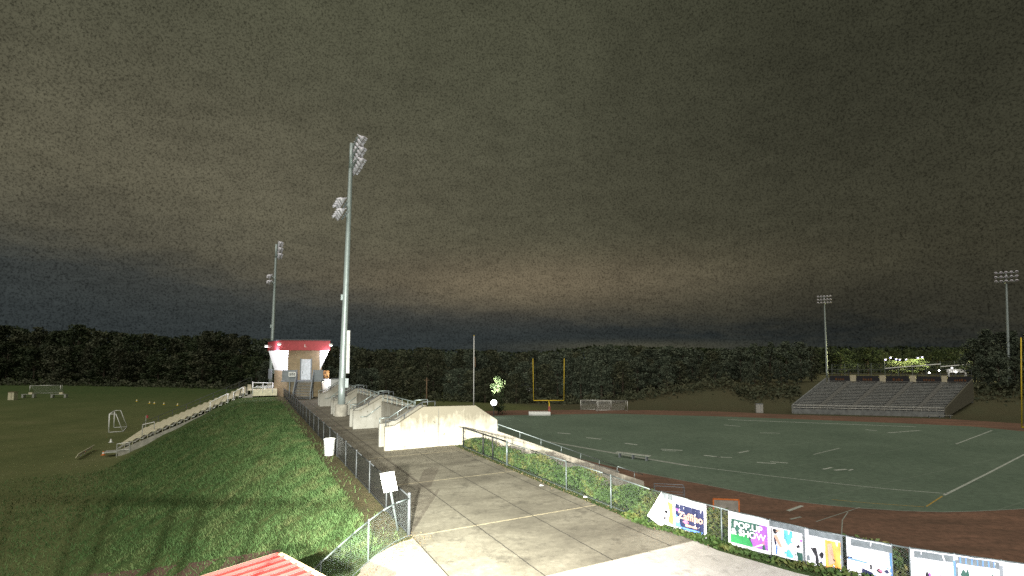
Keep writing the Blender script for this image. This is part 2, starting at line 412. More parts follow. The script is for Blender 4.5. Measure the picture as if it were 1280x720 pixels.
# ------------------------------------------------------------------ fences
def mesh_sheet(name, base, tops, m, parent):
    """chain-link sheet along a base polyline; uv in metres"""
    me = bpy.data.meshes.new(name); vs = []; fs = []; uvs = []; s = 0
    for i, (p, q) in enumerate(zip(base, tops)):
        if i: s2 = s+(Vector(base[i])-Vector(base[i-1])).length
        else: s2 = 0
        vs += [tuple(p), tuple(q)]
        if i:
            n = 2*i; fs.append((n-2, n, n+1, n-1)); h = (Vector(q)-Vector(p)).length
            uvs += [(s, 0), (s2, 0), (s2, h), (s, h)]
        s = s2
    me.from_pydata(vs, [], fs); ul = me.uv_layers.new(name='UVMap')
    ul.data.foreach_set('uv', [c for p in uvs for c in p]); me.materials.append(m)
    o = bpy.data.objects.new(name, me); C.objects.link(o); o.parent = parent
    return o
def fence(name, label, pts, h, mesh_m, rail_m, posts, heights=None, bottom=True):
    root = thing(name, label, 'fence', pts[0])
    off = Vector(pts[0]); P = [Vector(p)-off for p in pts]
    H = heights or [h]*len(P); T = [p+Vector((0, 0, hh)) for p, hh in zip(P, H)]
    mesh_sheet('chain_mesh', P, T, mesh_m, root)
    MB().tube(T, .021).build('top_rail', rail_m, root, smooth=True)
    if bottom: MB().tube([p+Vector((0, 0, .06)) for p in P], .012, 5).build('bottom_wire', rail_m, root)
    for p, hh, r in posts:
        q = Vector(p)-off
        MB().bar(q-Vector((0, 0, .3)), q+Vector((0, 0, hh)), r).lathe([(r*1.12, -.03), (r*1.1, .012), (r*.6, .03), (0, .034)], Matrix.Translation(q+Vector((0, 0, hh)))).build('post', rail_m, root, smooth=True)
    return root
u0 = 15.7
lp = [W(u, 4.62-.0*u, 0) for u in np.arange(u0, 86, 2.5)]
posts = [(W(u, 4.62), 1.27, .034) for u in np.arange(u0+2.9, 86, 2.9)]+[(W(u0, 4.62), 1.32, .052)]
fence('concourse_fence', 'long dark chain link fence between the grass hill and the concourse', lp, 1.22, M['chaind'], M['dgrey'], posts)
pf = []
for k in range(13):
    s = k/12; u = 15.55-3.0*s; v = 4.55-5.5*s; p = W(u, v); pf.append(Vector((p.x, p.y, ground_z(p.x, p.y))))
fence('slope_fence', 'short grey chain link fence stepping down the slope behind the tilted sign', pf, 1.2, M['chain'], M['galv2'],
      [(pf[i], 1.22, .024) for i in (3, 6, 9, 12)])
def fen_pt(px):
    """position along the right fence crossed by an image column"""
    k = (px-640)/F
    fine = []
    for (a, va), (b, vb) in zip(FEN[:-1], FEN[1:]):
        for i in range(24): fine.append((a+(b-a)*i/24, va+(vb-va)*i/24))
    best = min(fine, key=lambda q: abs((lambda w: w.x/max(w.y, .1)-k*1.0)(W(*q))))
    p = W(*best); return Vector((p.x, p.y, 0)), best[0]
def fen_h(u): return 1.2 if u > 15 else .92+.28*max(0, (u-4))/11
us = [30.2, 27, 24, 21, 18, 15.5, 13, 11.6, 10.3, 9.3, 8.3, 7.4, 6.5, 5.5, 4.5, 3, 1.5]
rp = [W(u, fen_v(u), 0) for u in us]
rposts = []
for px in (705, 762, 823, 897, 956, 998, 1048, 1101, 1122, 1177, 1233, 1300):
    p, u = fen_pt(px); rposts.append((p, fen_h(u), .024))
rf = fence('track_fence', 'grey chain link fence hung with sponsor banners along the right edge of the concrete', rp, 1.2, M['chain'], M['galv2'], rposts, [fen_h(u) for u in us])
for px in (580.5, 604, 617, 632):
    p, u = fen_pt(px); q = p-Vector(rp[0])
    MB().bar(q, q+Vector((0, 0, 1.28)), .05 if px > 630 else .038).build('dark_post', M['black' if px < 630 else 'galv2'], rf, smooth=True)
p0, _ = fen_pt(580.5); p1, _ = fen_pt(632)
MB().bar(p0-Vector(rp[0])+Vector((0, 0, 1.24)), p1-Vector(rp[0])+Vector((0, 0, 1.24)), .035).build('dark_rail', M['black'], rf)

# ------------------------------------------------------------------ banners on the right fence
BW = 100.
class Banner:
    """a cloth banner with printed shapes; (s, t) run 0..1 from its lower left to its upper right"""
    def __init__(s, label, pxl, pxr, drop=.98, top=1.0, lift=.0, corners=None):
        pl, ul = fen_pt(pxl); pr, ur = fen_pt(pxr)
        n = (pr-pl).cross(Vector((0, 0, 1))).normalized()
        if n.dot(-pl) < 0: n = -n
        s.n = n; off = n*.045
        hl, hr = fen_h(ul), fen_h(ur)
        s.bl = pl+off+Vector((0, 0, hl*(1-drop))); s.br = pr+off+Vector((0, 0, hr*(1-drop)))
        s.tl = pl+off+Vector((0, 0, hl*top)); s.tr = pr+off+Vector((0, 0, hr*top))
        if corners: pass
        s.root = thing('banner', label, 'banner', (s.bl+s.br)/2, group='sponsor banners on the track fence'); s.o = s.root.location.copy()
        s.mb = MB(); s.mats = []
    def P(s, a, t, e=0.):
        w = .012*math.sin(a*9+s.o.x*3)*math.sin(t*4+1)+.008*math.sin(a*23+t*5)
        return s.bl*(1-a)*(1-t)+s.br*a*(1-t)+s.tl*(1-a)*t+s.tr*a*t+s.n*(w+e)-s.o
    def grid(s, mb, a0, t0, a1, t1, e, mi=0, nx=10, ny=6):
        vs = [s.P(a0+(a1-a0)*i/nx, t0+(t1-t0)*j/ny, e) for j in range(ny+1) for i in range(nx+1)]
        mb.add(vs, [(j*(nx+1)+i, j*(nx+1)+i+1, (j+1)*(nx+1)+i+1, (j+1)*(nx+1)+i) for j in range(ny) for i in range(nx)], mi)
    def cloth(s, m='canvas'):
        mb = MB(); s.grid(mb, 0, 0, 1, 1, 0); mb.build('cloth', M[m], s.root, smooth=True, fix=False)
    def rect(s, a0, t0, a1, t1, m, e=.004): s.grid(s.mb, a0, t0, a1, t1, e, s.mi(m))
    def mi(s, m):
        if m not in s.mats: s.mats.append(m)
        return s.mats.index(m)
    def shape(s, pts, m, e=.008):
        c = (sum(p[0] for p in pts)/len(pts), sum(p[1] for p in pts)/len(pts))
        P = [s.P(*c, e)]+[s.P(*p, e) for p in pts]; n = len(pts)
        s.mb.add(P, [(0, 1+k, 1+(k+1) % n) for k in range(n)], s.mi(m))
    def blob(s, c, r, m, e=.012, n=14, k=.25):
        s.shape([(c[0]+r[0]*math.cos(t)*(1+k*math.sin(3*t+c[0]*40)), c[1]+r[1]*math.sin(t)*(1+k*math.cos(2*t+c[1]*30))) for t in [2*math.pi*i/n for i in range(n)]], m, e)
    def text(s, body, a, t, size, m, e=.042):
        cu = bpy.data.curves.new('lettering', 'FONT'); cu.body = body; cu.size = size; cu.align_x = 'CENTER'; cu.align_y = 'CENTER'; cu.extrude = .002
        cu.offset = size*.03
        o = bpy.data.objects.new('lettering', cu); C.objects.link(o); o.parent = s.root; cu.materials.append(M[m])
        x = (s.br-s.bl).normalized(); nn = s.n; y = nn.cross(x)
        Mx = Matrix((x, y, nn)).transposed().to_4x4(); Mx.translation = s.P(a, t, e)
        bpy.context.view_layer.update(); me = bpy.data.meshes.new_from_object(o.evaluated_get(bpy.context.evaluated_depsgraph_get()))
        bpy.data.objects.remove(o); o = bpy.data.objects.new('lettering', me); C.objects.link(o); o.parent = s.root; o.matrix_local = Mx
    def done(s):
        if s.mb.f: s.mb.build('print', [M[m] for m in s.mats], s.root, fix=False)
# folded banner
b = Banner('folded white banner with an orange picture, its left corner hanging loose toward the paving', 824, 838.5, .88)
b.rect(.2, .1, .98, .8, 'canvas'); b.shape([(.5, .78), (.98, .74), (.98, .05), (.62, .12), (.7, .45)], 'porange', .009); b.rect(.1, .83, .98, 1, 'cardgrey', .006)
b.blob((.45, .42), (.13, .07), 'pblack'); b.blob((.3, .2), (.1, .06), 'pblack'); b.blob((.22, .28), (.06, .05), 'ppink')
mb = MB(); b.grid(mb, .0, .0, 1, 1, 0); mb.build('cloth', M['canvas'], b.root, smooth=True, fix=False)
p, _ = fen_pt(808); fl = [b.P(0.02, 1.0, .015), b.P(.35, .75, .05), b.P(.30, .0, .07), b.P(.02, -.06, .09)]+[p+b.n*.18+Vector((0, 0, .30))-b.o]
MB().add(fl, [(0, 4, 3), (0, 3, 2), (0, 2, 1)]).build('folded_flap', M['canvas'], b.root, fix=False); b.done()
b = Banner('white bordered navy banner with pale red and white script, just right of the folded banner', 840, 877, .95); b.cloth()
b.rect(.06, .12, .93, .80, 'navy'); b.rect(.24, .09, .90, .16, 'pblue', .010); b.shape([(.06, .12), (.06, .5), (.16, .42), (.24, .12)], 'pblue', .009)
b.blob((.13, .62), (.06, .05), 'ppurple'); b.blob((.14, .32), (.06, .08), 'canvas'); b.text('Zaffino', .55, .50, .30, 'skin'); b.blob((.4, .34), (.08, .05), 'ppink', .011); b.shape([(.38, .28), (.72, .26), (.72, .2), (.38, .2)], 'skin', .011); b.done()
b = Banner('green and purple banner lettered POP UP in white', 907, 955, .90); b.cloth()
b.rect(.06, .10, .95, .80, 'dteal'); b.shape([(.06, .10), (.06, .35), (.45, .42), (.62, .10)], 'pgreen', .009); b.blob((.25, .3), (.12, .07), 'pgreen', .011)
b.shape([(.62, .10), (.55, .3), (.78, .8), (.95, .8), (.95, .10)], 'ppurple', .010); b.shape([(.8, .25), (.95, .5), (.95, .25)], 'ppink', .012); b.shape([(.55, .1), (.94, .36), (.94, .28), (.64, .1)], 'canvas', .014)
b.text('POP.UP', .5, .66, .24, 'canvas'); b.text('& SHOW', .5, .44, .24, 'canvas'); b.done()
b = Banner('white banner with a grey top strip, a dark haired figure and a teal panel', 957, 997.5, .88); b.cloth()
b.rect(.0, .84, 1, 1, 'cardgrey', .006); b.rect(.42, .05, .66, .82, 'teal'); b.shape([(.42, .2), (.42, .55), (.66, .45), (.66, .15)], 'canvas', .009); b.rect(.70, .03, .93, .26, 'dteal'); b.rect(.94, .0, 1, .84, 'cardgrey', .007)
b.blob((.17, .72), (.07, .06), 'pblack'); b.blob((.24, .76), (.09, .035), 'skin', .011); b.shape([(.13, .6), (.22, .62), (.36, .3), (.30, .28), (.2, .45), (.16, .42)], 'skin'); b.shape([(.12, .55), (.17, .5), (.2, .36), (.15, .3)], 'navy', .013)
b.shape([(.17, .3), (.22, .3), (.2, .05), (.16, .05)], 'pblue'); b.shape([(.76, .42), (.84, .5), (.86, .42), (.8, .38)], 'pblack'); b.blob((.9, .62), (.03, .05), 'ppurple'); b.shape([(.03, .0), (.05, .8), (.07, .8), (.05, .0)], 'pblack'); b.done()
b = Banner('banner with a white left half and a bright orange right half below a grey strip', 999.5, 1046, .90); b.cloth()
b.rect(.1, .84, 1, 1, 'cardgrey', .006); b.rect(.54, .03, .94, .80, 'porange'); b.shape([(.62, .1), (.6, .7), (.72, .74), (.78, .2)], 'skin', .009); b.rect(.945, 0, 1, .85, 'cardgrey', .007)
b.shape([(.14, .5), (.3, .52), (.36, .2), (.34, .03), (.27, .1), (.28, .28)], 'pblack'); b.blob((.44, .34), (.06, .08), 'pblack'); b.blob((.42, .12), (.04, .04), 'navy'); b.blob((.08, .2), (.04, .1), 'cardgrey'); b.blob((.75, .28), (.06, .03), 'wood'); b.done()
b = Banner('white banner crossed by a blue line with small dark shapes beneath it', 1050, 1100.5, .95); b.cloth()
b.rect(.1, .80, 1, .98, 'cardgrey', .006); b.shape([(0, .48), (.18, .46), (.95, .40), (.95, .36), (.18, .42), (0, .44)], 'pblue'); b.rect(.95, 0, 1, .8, 'pblue', .007); b.rect(0, .44, .12, .50, 'pblack', .012)
b.shape([(.34, .26), (.58, .2), (.56, .0), (.32, .08)], 'navy'); b.shape([(.58, .15), (.94, .16), (.94, 0), (.56, 0)], 'pblue'); b.rect(.52, .28, .56, .4, 'pblack', .01); b.blob((.72, .28), (.06, .05), 'pblack'); b.blob((.75, .29), (.05, .03), 'ppink', .015); b.blob((.88, .3), (.05, .04), 'navy'); b.done()
b = Banner('white banner with a streaked grey top strip right of the gap full of vines', 1122, 1176, .96); b.cloth()
b.rect(.08, .80, .96, .97, 'cardgrey', .006); b.shape([(.70, .97), (.73, .97), (.79, .8), (.75, .8)], 'canvas', .01); b.rect(.955, 0, 1, .86, 'pblue', .007)
b.blob((.36, .34), (.05, .12), 'pblack'); b.blob((.42, .3), (.05, .14), 'ppurple'); b.blob((.67, .42), (.025, .03), 'ppink'); b.done()
b = Banner('white banner with two dark tree like figures beneath a ribbed grey strip', 1178, 1232.5, .96); b.cloth()
b.rect(.06, .80, .93, .97, 'cardgrey', .006); b.rect(.93, 0, 1, .9, 'pgrey', .007); b.rect(0, .4, .06, .88, 'cardgrey', .007)
for k in range(7): b.rect(.1+.12*k, .81, .105+.12*k+.02, .96, 'pblue', .009)
b.shape([(.1, .52), (.16, .68), (.22, .6), (.26, .7), (.3, .5), (.22, .4)], 'dteal'); b.shape([(.7, .45), (.78, .66), (.86, .45), (.8, .35)], 'dteal'); b.done()
b = Banner('plain white banner at the far right end of the track fence', 1234.5, 1296, .96); b.cloth(); b.rect(.02, .02, .98, .1, 'cardgrey'); b.done()

# ------------------------------------------------------------------ weeds and grass (uncountable)
def cards(n, pos, size, mat_, name, kind='stuff', up=.3):
    p = np.asarray(pos); n = len(p)
    a = rng.normal(size=(n, 3)); a[:, 2] *= up; a /= np.linalg.norm(a, axis=1)[:, None]
    b = rng.normal(size=(n, 3)); b -= (b*a).sum(1)[:, None]*a; b /= np.linalg.norm(b, axis=1)[:, None]
    s = (size*rng.uniform(.5, 1.3, n))[:, None]
    v = np.stack([p-a*s-b*s*.12, p-b*s*.55+a*s*.1, p+a*s+b*s*.1, p+b*s*.5], 1).reshape(-1, 3)
    o = fastmesh(name, v, np.arange(4*n).reshape(-1, 4), mat_); o['kind'] = kind
    return o
def weed_band():
    pts = []
    for _ in range(52000):
        u = random.uniform(2, 30); v0 = fen_v(u); v = v0+.2+abs(random.gauss(0, .75))
        if u < 14 and random.random() < .3: v = v0+random.uniform(-.42, .3)
        q = W(u, v); h = .85*(.45+.55*math.sin(u*.9+1)**2)*max(.15, random.random()**.8)
        if u > 22: h *= .75
        if v < v0+.1: h *= .25
        w = .5+.5*math.sin(u*2.3+v*1.7)
        if random.random() < .45+.55*w: pts.append((q.x, q.y, max(-1.4, ground_z(q.x, q.y))+h))
    cards(0, pts, .075, M['weed'], 'weeds', up=.6)
    # coarse stalks lying back from the crest
    mb = []
weed_band()
def grass_hill():
    vs = []; n = 0
    for _ in range(130000):
        u = 9+62*random.random()**1.7; v = 4.35-random.random()*random.uniform(2, 27)
        if v > 3.7 and u > 15 and random.random() < .93: continue
        if u < 15.4 and v > .5-(15.4-u)*.1 and u > 8 and v < 5: continue
        p = W(u, v); d = p.length
        if p.x/max(p.y, .1) < -1.12: continue
        z0 = ground_z(p.x, p.y)-.03; h = random.uniform(.04, .11)*(1+d/45); w = .007*(1+d/16); t = random.uniform(0, 6.28)
        c, s = math.cos(t), math.sin(t); lx, ly = random.gauss(0, .6)*h, random.gauss(0, .6)*h
        vs += [(p.x-c*w, p.y-s*w, z0), (p.x+c*w, p.y+s*w, z0), (p.x+lx+c*w*.3, p.y+ly+s*w*.3, z0+h), (p.x+lx-c*w*.3, p.y+ly-s*w*.3, z0+h)]
    o = fastmesh('grass', vs, np.arange(len(vs)).reshape(-1, 4), M['blade']); o['kind'] = 'stuff'
grass_hill()
pts = []
for _ in range(2600):           # dead leaves gathered along the foot of the fences
    if random.random() < .55:
        k = random.random(); u = 15.4-3*k+random.gauss(0, .25); v = 4.5-4*k+.35+random.gauss(0, .3)
    else: u = random.uniform(3, 30); v = fen_v(u)-.2+random.gauss(0, .15)
    q = W(u, v); pts.append((q.x, q.y, ground_z(q.x, q.y)+.03))
cards(0, pts, .026, leafmat('dead_leaf', (.07, .045, .025), (.15, .11, .06), (.26, .21, .12), 6), 'leaf_litter')

# ------------------------------------------------------------------ stair entrances and stand
def entrance(u, label, first=False):
    root = thing('stair_entrance', label, 'stair entrance', W(u, 7.43, 0), VANG, 'walled stair entrances up to the stand')
    # local axes: x = v, y = u
    prof = [(0, -.3), (0, 1.45), (.6, 1.48), (2.4, 2.55), (6.0, 2.47), (7.6, 1.42), (7.6, -3.0), (5.2, -1.2), (4.2, -.3)]
    wm = M['wall'] if first else M['wall2']
    short = [(0, -.3), (0, 1.45), (.6, 1.48), (2.4, 2.5), (3.0, 2.5), (4.2, 1.95), (7.6, .62), (7.6, -3.0), (5.2, -1.2), (4.2, -.3)]
    for k, y in enumerate((0, 1.5)):
        fw = MB().prism([(x, y, z) for x, z in (prof if first and k == 0 else short)], (0, .28, 0)).build('flank_wall', wm if k == 0 else M['wall2'], root, bevel=.015)
        if first and k == 0:
            for jx, jh in ((.58, 1.44), (3.4, 2.4)): MB().box((jx, -.001, jh/2), (.018, .006, jh)).build('wall_joint', M['dgrey'], fw)
        cop = [(-.03, 1.45), (.6, 1.48), (2.4, 2.55), (6.0, 2.47)]
        yy = y+.14
        rail = [(.02, yy, 1.78), (.65, yy, 1.80), (2.35, yy, 2.83), (3.2, yy, 2.86)]
        rb = MB().tube(rail, .035)
        for x, zz in ((.05, 1.47), (1.2, 1.84), (2.35, 2.53), (3.2, 2.55)):
            zt = np.interp(x, [r[0] for r in rail], [r[2] for r in rail]); rb.bar((x, yy, zz-.05), (x, yy, zt), .028)
        rb.build('handrail', M['galv'] if k else M['dgrey'], root, smooth=True)
    st = MB()
    for i in range(10): st.box((.55+.28*i, .89, (.19*(i+1))/2), (.30, 1.2, .19*(i+1)-.002*i))
    st.build('steps', M['concrete'], root)
    return root
ents = [('nearest stair entrance with a broad pale stained end wall', 30.5), ('grey walled stair entrance, second from the pale end wall', 40.9), ('grey walled stair entrance beside the tall light pole', 51.4), ('farthest walled stair entrance, close to the press box', 61.9)]
for i, (lb, u) in enumerate(ents): entrance(u, lb, i == 0)
st = thing('seating_stand', 'concrete seating stand stepping down from the concourse to the track', 'stand', W(30.9, 9.85, 0), VANG)
mb = MB(); n = 15
for i in range(n):
    x = .0+1.15*i+(.0); z = 1.75-.385*i; x0 = x
    mb.box((x0+.575, 21.2, z/2-2), (1.15, 39.4, z+4-.0))
mb.build('terraces', M['wall2'], st)
for k in range(3):
    y0 = (ents[k][1]-30.5)+1.4; y1 = (ents[k+1][1]-30.5)-.42
    MB().box((-.12, (y0+y1)/2, .95), (.2, y1-y0, 2.3)).build('back_wall', M['wall2'], st)
    rb = MB(); zz = 2.72
    for h in (zz, zz-.33): rb.bar((-.1, y0, h), (-.1, y1, h), .03)
    for j in range(7): rb.bar((-.1, y0+(y1-y0)*j/6, 1.9), (-.1, y0+(y1-y0)*j/6, zz), .026)
    rb.build('guard_rail', M['galv'], st, smooth=True)
    hr = MB(); hr.tube([(-1.9, y1-.03, .95), (-1.4, y1-.03, .95), (-.3, y1-.03, 1.75)], .035); hr.build('wall_handrail', M['galv'], st, smooth=True)
ew = thing('stand_end_wall', 'pale sloping end wall with a handrail running down toward the track', 'wall', W(30.5, 15.04, 0), VANG)
MB().prism([(0, .01, .68), (10.4, .01, -3.22), (13, .01, -4.15), (13, .01, -7), (8, .01, -7), (0, .01, -3)], (0, .26, 0)).build('wall_panel', M['wall'], ew, bevel=.015)
rb = MB(); rb.tube([(.08, .14, .6), (.08, .14, 1.12), (10.4, .14, -2.75), (13, .14, -3.65)], .036)
for j in range(8): x = .08+1.72*j; rb.bar((x, .14, .68-.375*x-.06), (x, .14, 1.15-.376*x), .03)
rb.build('handrail', M['galv'], ew, smooth=True)

# ------------------------------------------------------------------ floodlight poles
def lamp_mesh(): 
    mb = MB(); mb.lathe([(.0, -.34), (.11, -.33), (.14, -.16), (.30, .02), (.34, .20), (.32, .20)], Matrix.Identity(4), 12)
    vis = [(.345*math.cos(t), .345*math.sin(t)) for t in np.linspace(R(25), R(155), 8)]
    for (a, b), (c, d) in zip(vis[:-1], vis[1:]): mb.poly([(a, b, .18), (c, d, .18), (c*.95, d*1.05, .44), (a*.95, b*1.05, .44)])
    mb.bar((0, 0, -.2), (0, .0, -.5), .05); return mb
def lens_mesh(): return MB().lathe([(.315, .17), (.24, .215), (.12, .24), (0, .245)], Matrix.Identity(4), 12)
protoL = lamp_mesh().build('floodlight', M['housing'], smooth=True); protoG = lens_mesh().build('lens', M['lens'], smooth=True)
LM, GM = protoL.data, protoG.data
bpy.data.objects.remove(protoL); bpy.data.objects.remove(protoG)
def floods(root, z, face, n, length, tilt=35, xoff=.0):
    arm = MB().box((face*(.18+xoff), 0, z), (.12, length, .14)); arm.box((face*.1, 0, z), (.34, .3, .3)).build('crossarm', M['polem'], root)
    for k in range(n):
        y = -length/2+.25+(length-.5)*k/(n-1)
        o = bpy.data.objects.new('floodlight', LM); C.objects.link(o); o.parent = root
        d = Vector((face*math.cos(R(tilt)), .12*math.sin(k*2.1), -math.sin(R(tilt)))).normalized()
        o.rotation_euler = d.to_track_quat('Z', 'Y').to_euler(); o.location = (face*(.62+xoff), y, z+.12)
        g = bpy.data.objects.new('lens', GM); C.objects.link(g); g.parent = o
def light_pole(label, loc, rz, H=27., both=True, lean=0., group='floodlight poles'):
    root = thing('light_pole', label, 'light pole', loc, rz, group)
    mb = MB(); n = 10
    for k in range(n): mb.bar((0, 0, 1.1+(H-1.1)*k/n), (0, 0, 1.1+(H-1.1)*(k+1)/n), .34-.15*k/n, .34-.15*(k+1)/n, 20, caps=k in (0, n-1))
    mb.build('pole', M['polem'], root, smooth=True)
    MB().lathe([(0, -.4), (.58, -.4), (.58, 1.02), (.54, 1.08), (0, 1.08)], Matrix.Identity(4), 24).lathe([(.45, 1.08), (.45, 1.14), (.3, 1.14)], Matrix.Identity(4), 12).build('concrete_base', M['concrete'], root)
    MB().box((-.33, .1, 11.6), (.22, .3, .55)).build('junction_box', M['polem'], root)
    MB().box((.40, 0, 3.2), (.3, .45, .9)).build('control_box', M['polem'], root)
    for z in (H-.15, H-1.25, H-2.35): floods(root, z, 1, 5, 4.2)
    if both:
        for z in (H-6.4, H-7.45): floods(root, z, -1, 4, 3.0, xoff=.25)
    root.rotation_euler = (0, lean, rz)
    return root
p = at(426, 520, 0)
mp_ = light_pole('tallest light pole, on a round concrete base beside the stair entrances', p, VANG, 27.2, True, 0)
mp_.rotation_euler = Euler((0, R(1.15), 0)).to_matrix().__matmul__(Matrix.Rotation(VANG, 3, 'Z')).to_euler()
p = atd(339, 448, 92.7); dup(mp_, (p.x, p.y, 0), VANG, label='light pole rising behind the press box with lamps on both sides'); bpy.data.objects['light_pole.001'].rotation_euler = (0, R(.7), VANG)
p = atd(1033, 448, 172)
fp = light_pole('light pole at the left end of the far stand', (p.x, p.y, -2.2), math.atan2(-p.y, -p.x), 29.4, False)
p = atd(1259.5, 448, 124)
dup(fp, (p.x, p.y, -2.2), math.atan2(-p.y, -p.x), label='light pole rising from the trees right of the far stand'); bpy.data.objects['light_pole.003'].rotation_euler.x = R(-1.2)
# long white panel beside the main pole
p = atd(434.6, 467, 47.6)
bn = thing('pole_panel', 'tall narrow white panel strapped to the side of the tallest light pole', 'banner', p, R(-15))
MB().box((0, 0, 2.08), (.34, .05, 4.1)).build('panel', M['white'], bn, bevel=.01)
MB().box((0, -.03, 1.4), (.345, .012, .035)).box((0, -.03, 2.75), (.345, .012, .035)).build('seam', M['pgrey'], bn)
MB().bar((-.55, .3, .4), (0, .03, .4), .025).bar((-.55, .3, 3.8), (0, .03, 3.8), .025).build('bracket', M['polem'], bn)

# ------------------------------------------------------------------ press box
def press_box():
    root = thing('press_box', 'brick press box with red fascia and white flared sides down the concourse', 'press box', (0, 0, 0))
    P1 = atd(360, 448, 72.3); P2 = atd(402.5, 448, 73.2); P0 = atd(343.5, 448, 76.0); P3 = atd(404.5, 448, 78.5)
    P4 = atd(398, 448, 84); P5 = atd(346, 448, 84)
    plan = [P0, P1, P2, P3, P4, P5]; c = sum(plan, Vector())/6
    def lift(p, z, out=0.): d = Vector((p.x-c.x, p.y-c.y, 0)).normalized()*out; return Vector((p.x+d.x, p.y+d.y, z))
    z1, z2, z3 = 3.8, 6.75, 8.2
    mb = MB()
    n = 6
    lo = [lift(p, -.3) for p in plan]; mi = [lift(p, z1) for p in plan]
    mb.add(lo+mi, [(k, (k+1) % n, n+(k+1) % n, n+k) for k in range(n)]).build('lower_wall', M['brick'], root)
    # upper storey: end walls upright in brick, the sides flare outwards in white
    a = [lift(P1, z1), lift(P2, z1), lift(P2, z2), lift(P1, z2)]
    MB().prism(a, (-.04, .12, 0)).build('end_wall', M['brick'], root)
    L0b, L1b = lift(P0, z1+.02), lift(P1, z1+.02)
    out = Vector((-.95, -.1, 0)); L0t, L1t = lift(P0, z2)+out, lift(P1, z2)
    MB().poly([L0b, L1b, L1t, L0t]).poly([L0b, L0t, lift(P5, z2)+out, lift(P5, z1)]).build('flared_side', M['white'], root)
    r = (P2-P1).normalized()
    Rb, Rt = lift(P2, z1+.02)-r*.25, lift(P2, z2)-r*.30+Vector((0, -.04, 0)); Rx = lift(P2, z2)+r*.98
    Rb.y -= .05; Rt.y -= .05; Rx.y -= .05
    MB().poly([Rb, Rx, Rt]).poly([Rb+Vector((0, .02, 0)), Rx+Vector((0, .02, 0)), lift(P4, z2)+r*1.3, lift(P4, z1)]).build('flared_side', M['white'], root)
    # roof with red fascia
    def px(q, y): return atd(q, 448, y)
    F0, F1, F2, F3, F4 = px(334.5, 78), px(349, 71.4), px(412.5, 72.8), px(411, 84.5), px(338, 87)
    ro = [F0, F1, F2, F3, F4]
    MB().prism([Vector((p.x, p.y, z2+.01)) for p in ro], (0, 0, z3-z2)).build('red_fascia', M['red'], root, bevel=.03)
    cc = sum(ro, Vector())/5
    MB().prism([Vector((cc.x+(p.x-cc.x)*1.02, cc.y+(p.y-cc.y)*1.02, z3+.012)) for p in ro], (0, 0, .12)).build('roof_cap', M['dgrey'], root)
    # front details in the frame of the front wall
    e = r; f = Vector((e.y, -e.x, 0)); w = (P2-P1).length
    Mx = Matrix((e, -f, Vector((0, 0, 1)))).transposed()   # local x along wall, y into wall
    def G(x, y, z): return Vector((P1.x, P1.y, 0))+e*x+f*y+Vector((0, 0, z))
    def bx(x, y, z, d): return MB().box(G(x, y, z), d, rot=Mx)
    def X(q): return (q-360)/42.5*w
    d = bx(X(382.7), .05, 3.98, (1.3, .1, 3.0)).build('door', M['door'], root, bevel=.02)
    MB().box(G(X(382.7)-.45, .12, 3.6), (.06, .08, .25), rot=Mx).build('handle', M['dgrey'], d)
    for q in (.74, -.74): bx(X(382.7)+q, .06, 4.0, (.14, .1, 3.2)).build('door_frame', M['pgrey'], root)
    bx(w/2, 1.1, 2.36, (w+.7, 2.2, .14)).build('landing', M['pgrey'], root)
    for x0, x1 in ((-.2, X(376.5)), (X(395.5), w+.6)): bx((x0+x1)/2, 2.2, 3.2, (x1-x0, .06, 1.5)).build('guard_panel', M['pgrey'], root, bevel=.02)
    MB().prism([lift(P0, 2.5, .3)+Vector((-.5, -.2, 0)), lift(P0, 2.5, .3)+Vector((.55, -1.3, 0)), lift(P0, 4.0, .3)+Vector((.55, -1.3, 0)), lift(P0, 4.0, .3)+Vector((-.5, -.2, 0))], (.03, .05, 0)).build('guard_panel', M['pgrey'], root)
    ac = bx(X(370.7), 2.36, 3.35, (.95, .28, .65)).build('air_conditioner', M['white'], root, bevel=.03)
    g = MB()
    for k in range(3): g.box(G(X(370.7)-.26+.26*k, 2.51, 3.38), (.16, .02, .42), rot=Mx)
    g.build('grille', M['dgrey'], ac)
    bx(X(370), .05, 1.15, (1.35, .1, 2.05)).build('lower_door', mat('tan_door', (.28, .23, .16), .7), root)
    for q in (376, 396):
        MB().prism([G(X(q)-.05, 2.2, 4.0), G(X(q)-.05, 2.2, 2.2), G(X(q)+.1, 5.0, -.05), G(X(q)+.1, 5.0, 1.0)], e*.12).build('stair_stringer', M['pgrey'], root)
    s = MB()
    for k in range(11): s.box(G((X(376)+X(396))/2+.1, 2.35+.25*k, 2.2-.2*k), (X(396)-X(376)-.1, .28, .05), rot=Mx)
    s.build('stair_treads', M['pgrey'], root)
    for k in (.8, w-.8): bx(k, 2.1, 1.1, (.14, .14, 2.4)).build('landing_post', M['pgrey'], root)
    # wall packs at the fascia corners, and the emblem on the fascia
    for q, y, zz in ((348.5, 71.1, 7.7), (332.8, 77.6, 7.55), (413.2, 72.5, 7.6)):
        p = atd(q, 448, y); hb = MB().box((p.x, p.y, zz), (.5, .3, .28)).build('wall_light', M['white'], root, bevel=.04)
        MB().box((p.x, p.y-.02, zz-.15), (.36, .2, .03)).build('lamp_glass', M['bulb'], hb)
    bx(X(383), 1.3, 7.45, (.07, .03, .42)).box(G(X(383)+.1, 1.3, 7.25), (.2, .03, .06), rot=Mx).build('emblem', M['white'], root)
    return root
press_box()
def plight(name, loc, e, col=(1, 1, 1), r=.15):
    l = bpy.data.lights.new(name, 'POINT'); l.energy = e; l.color = col; l.shadow_soft_size = r
    o = bpy.data.objects.new(name, l); C.objects.link(o); o.location = loc; return o
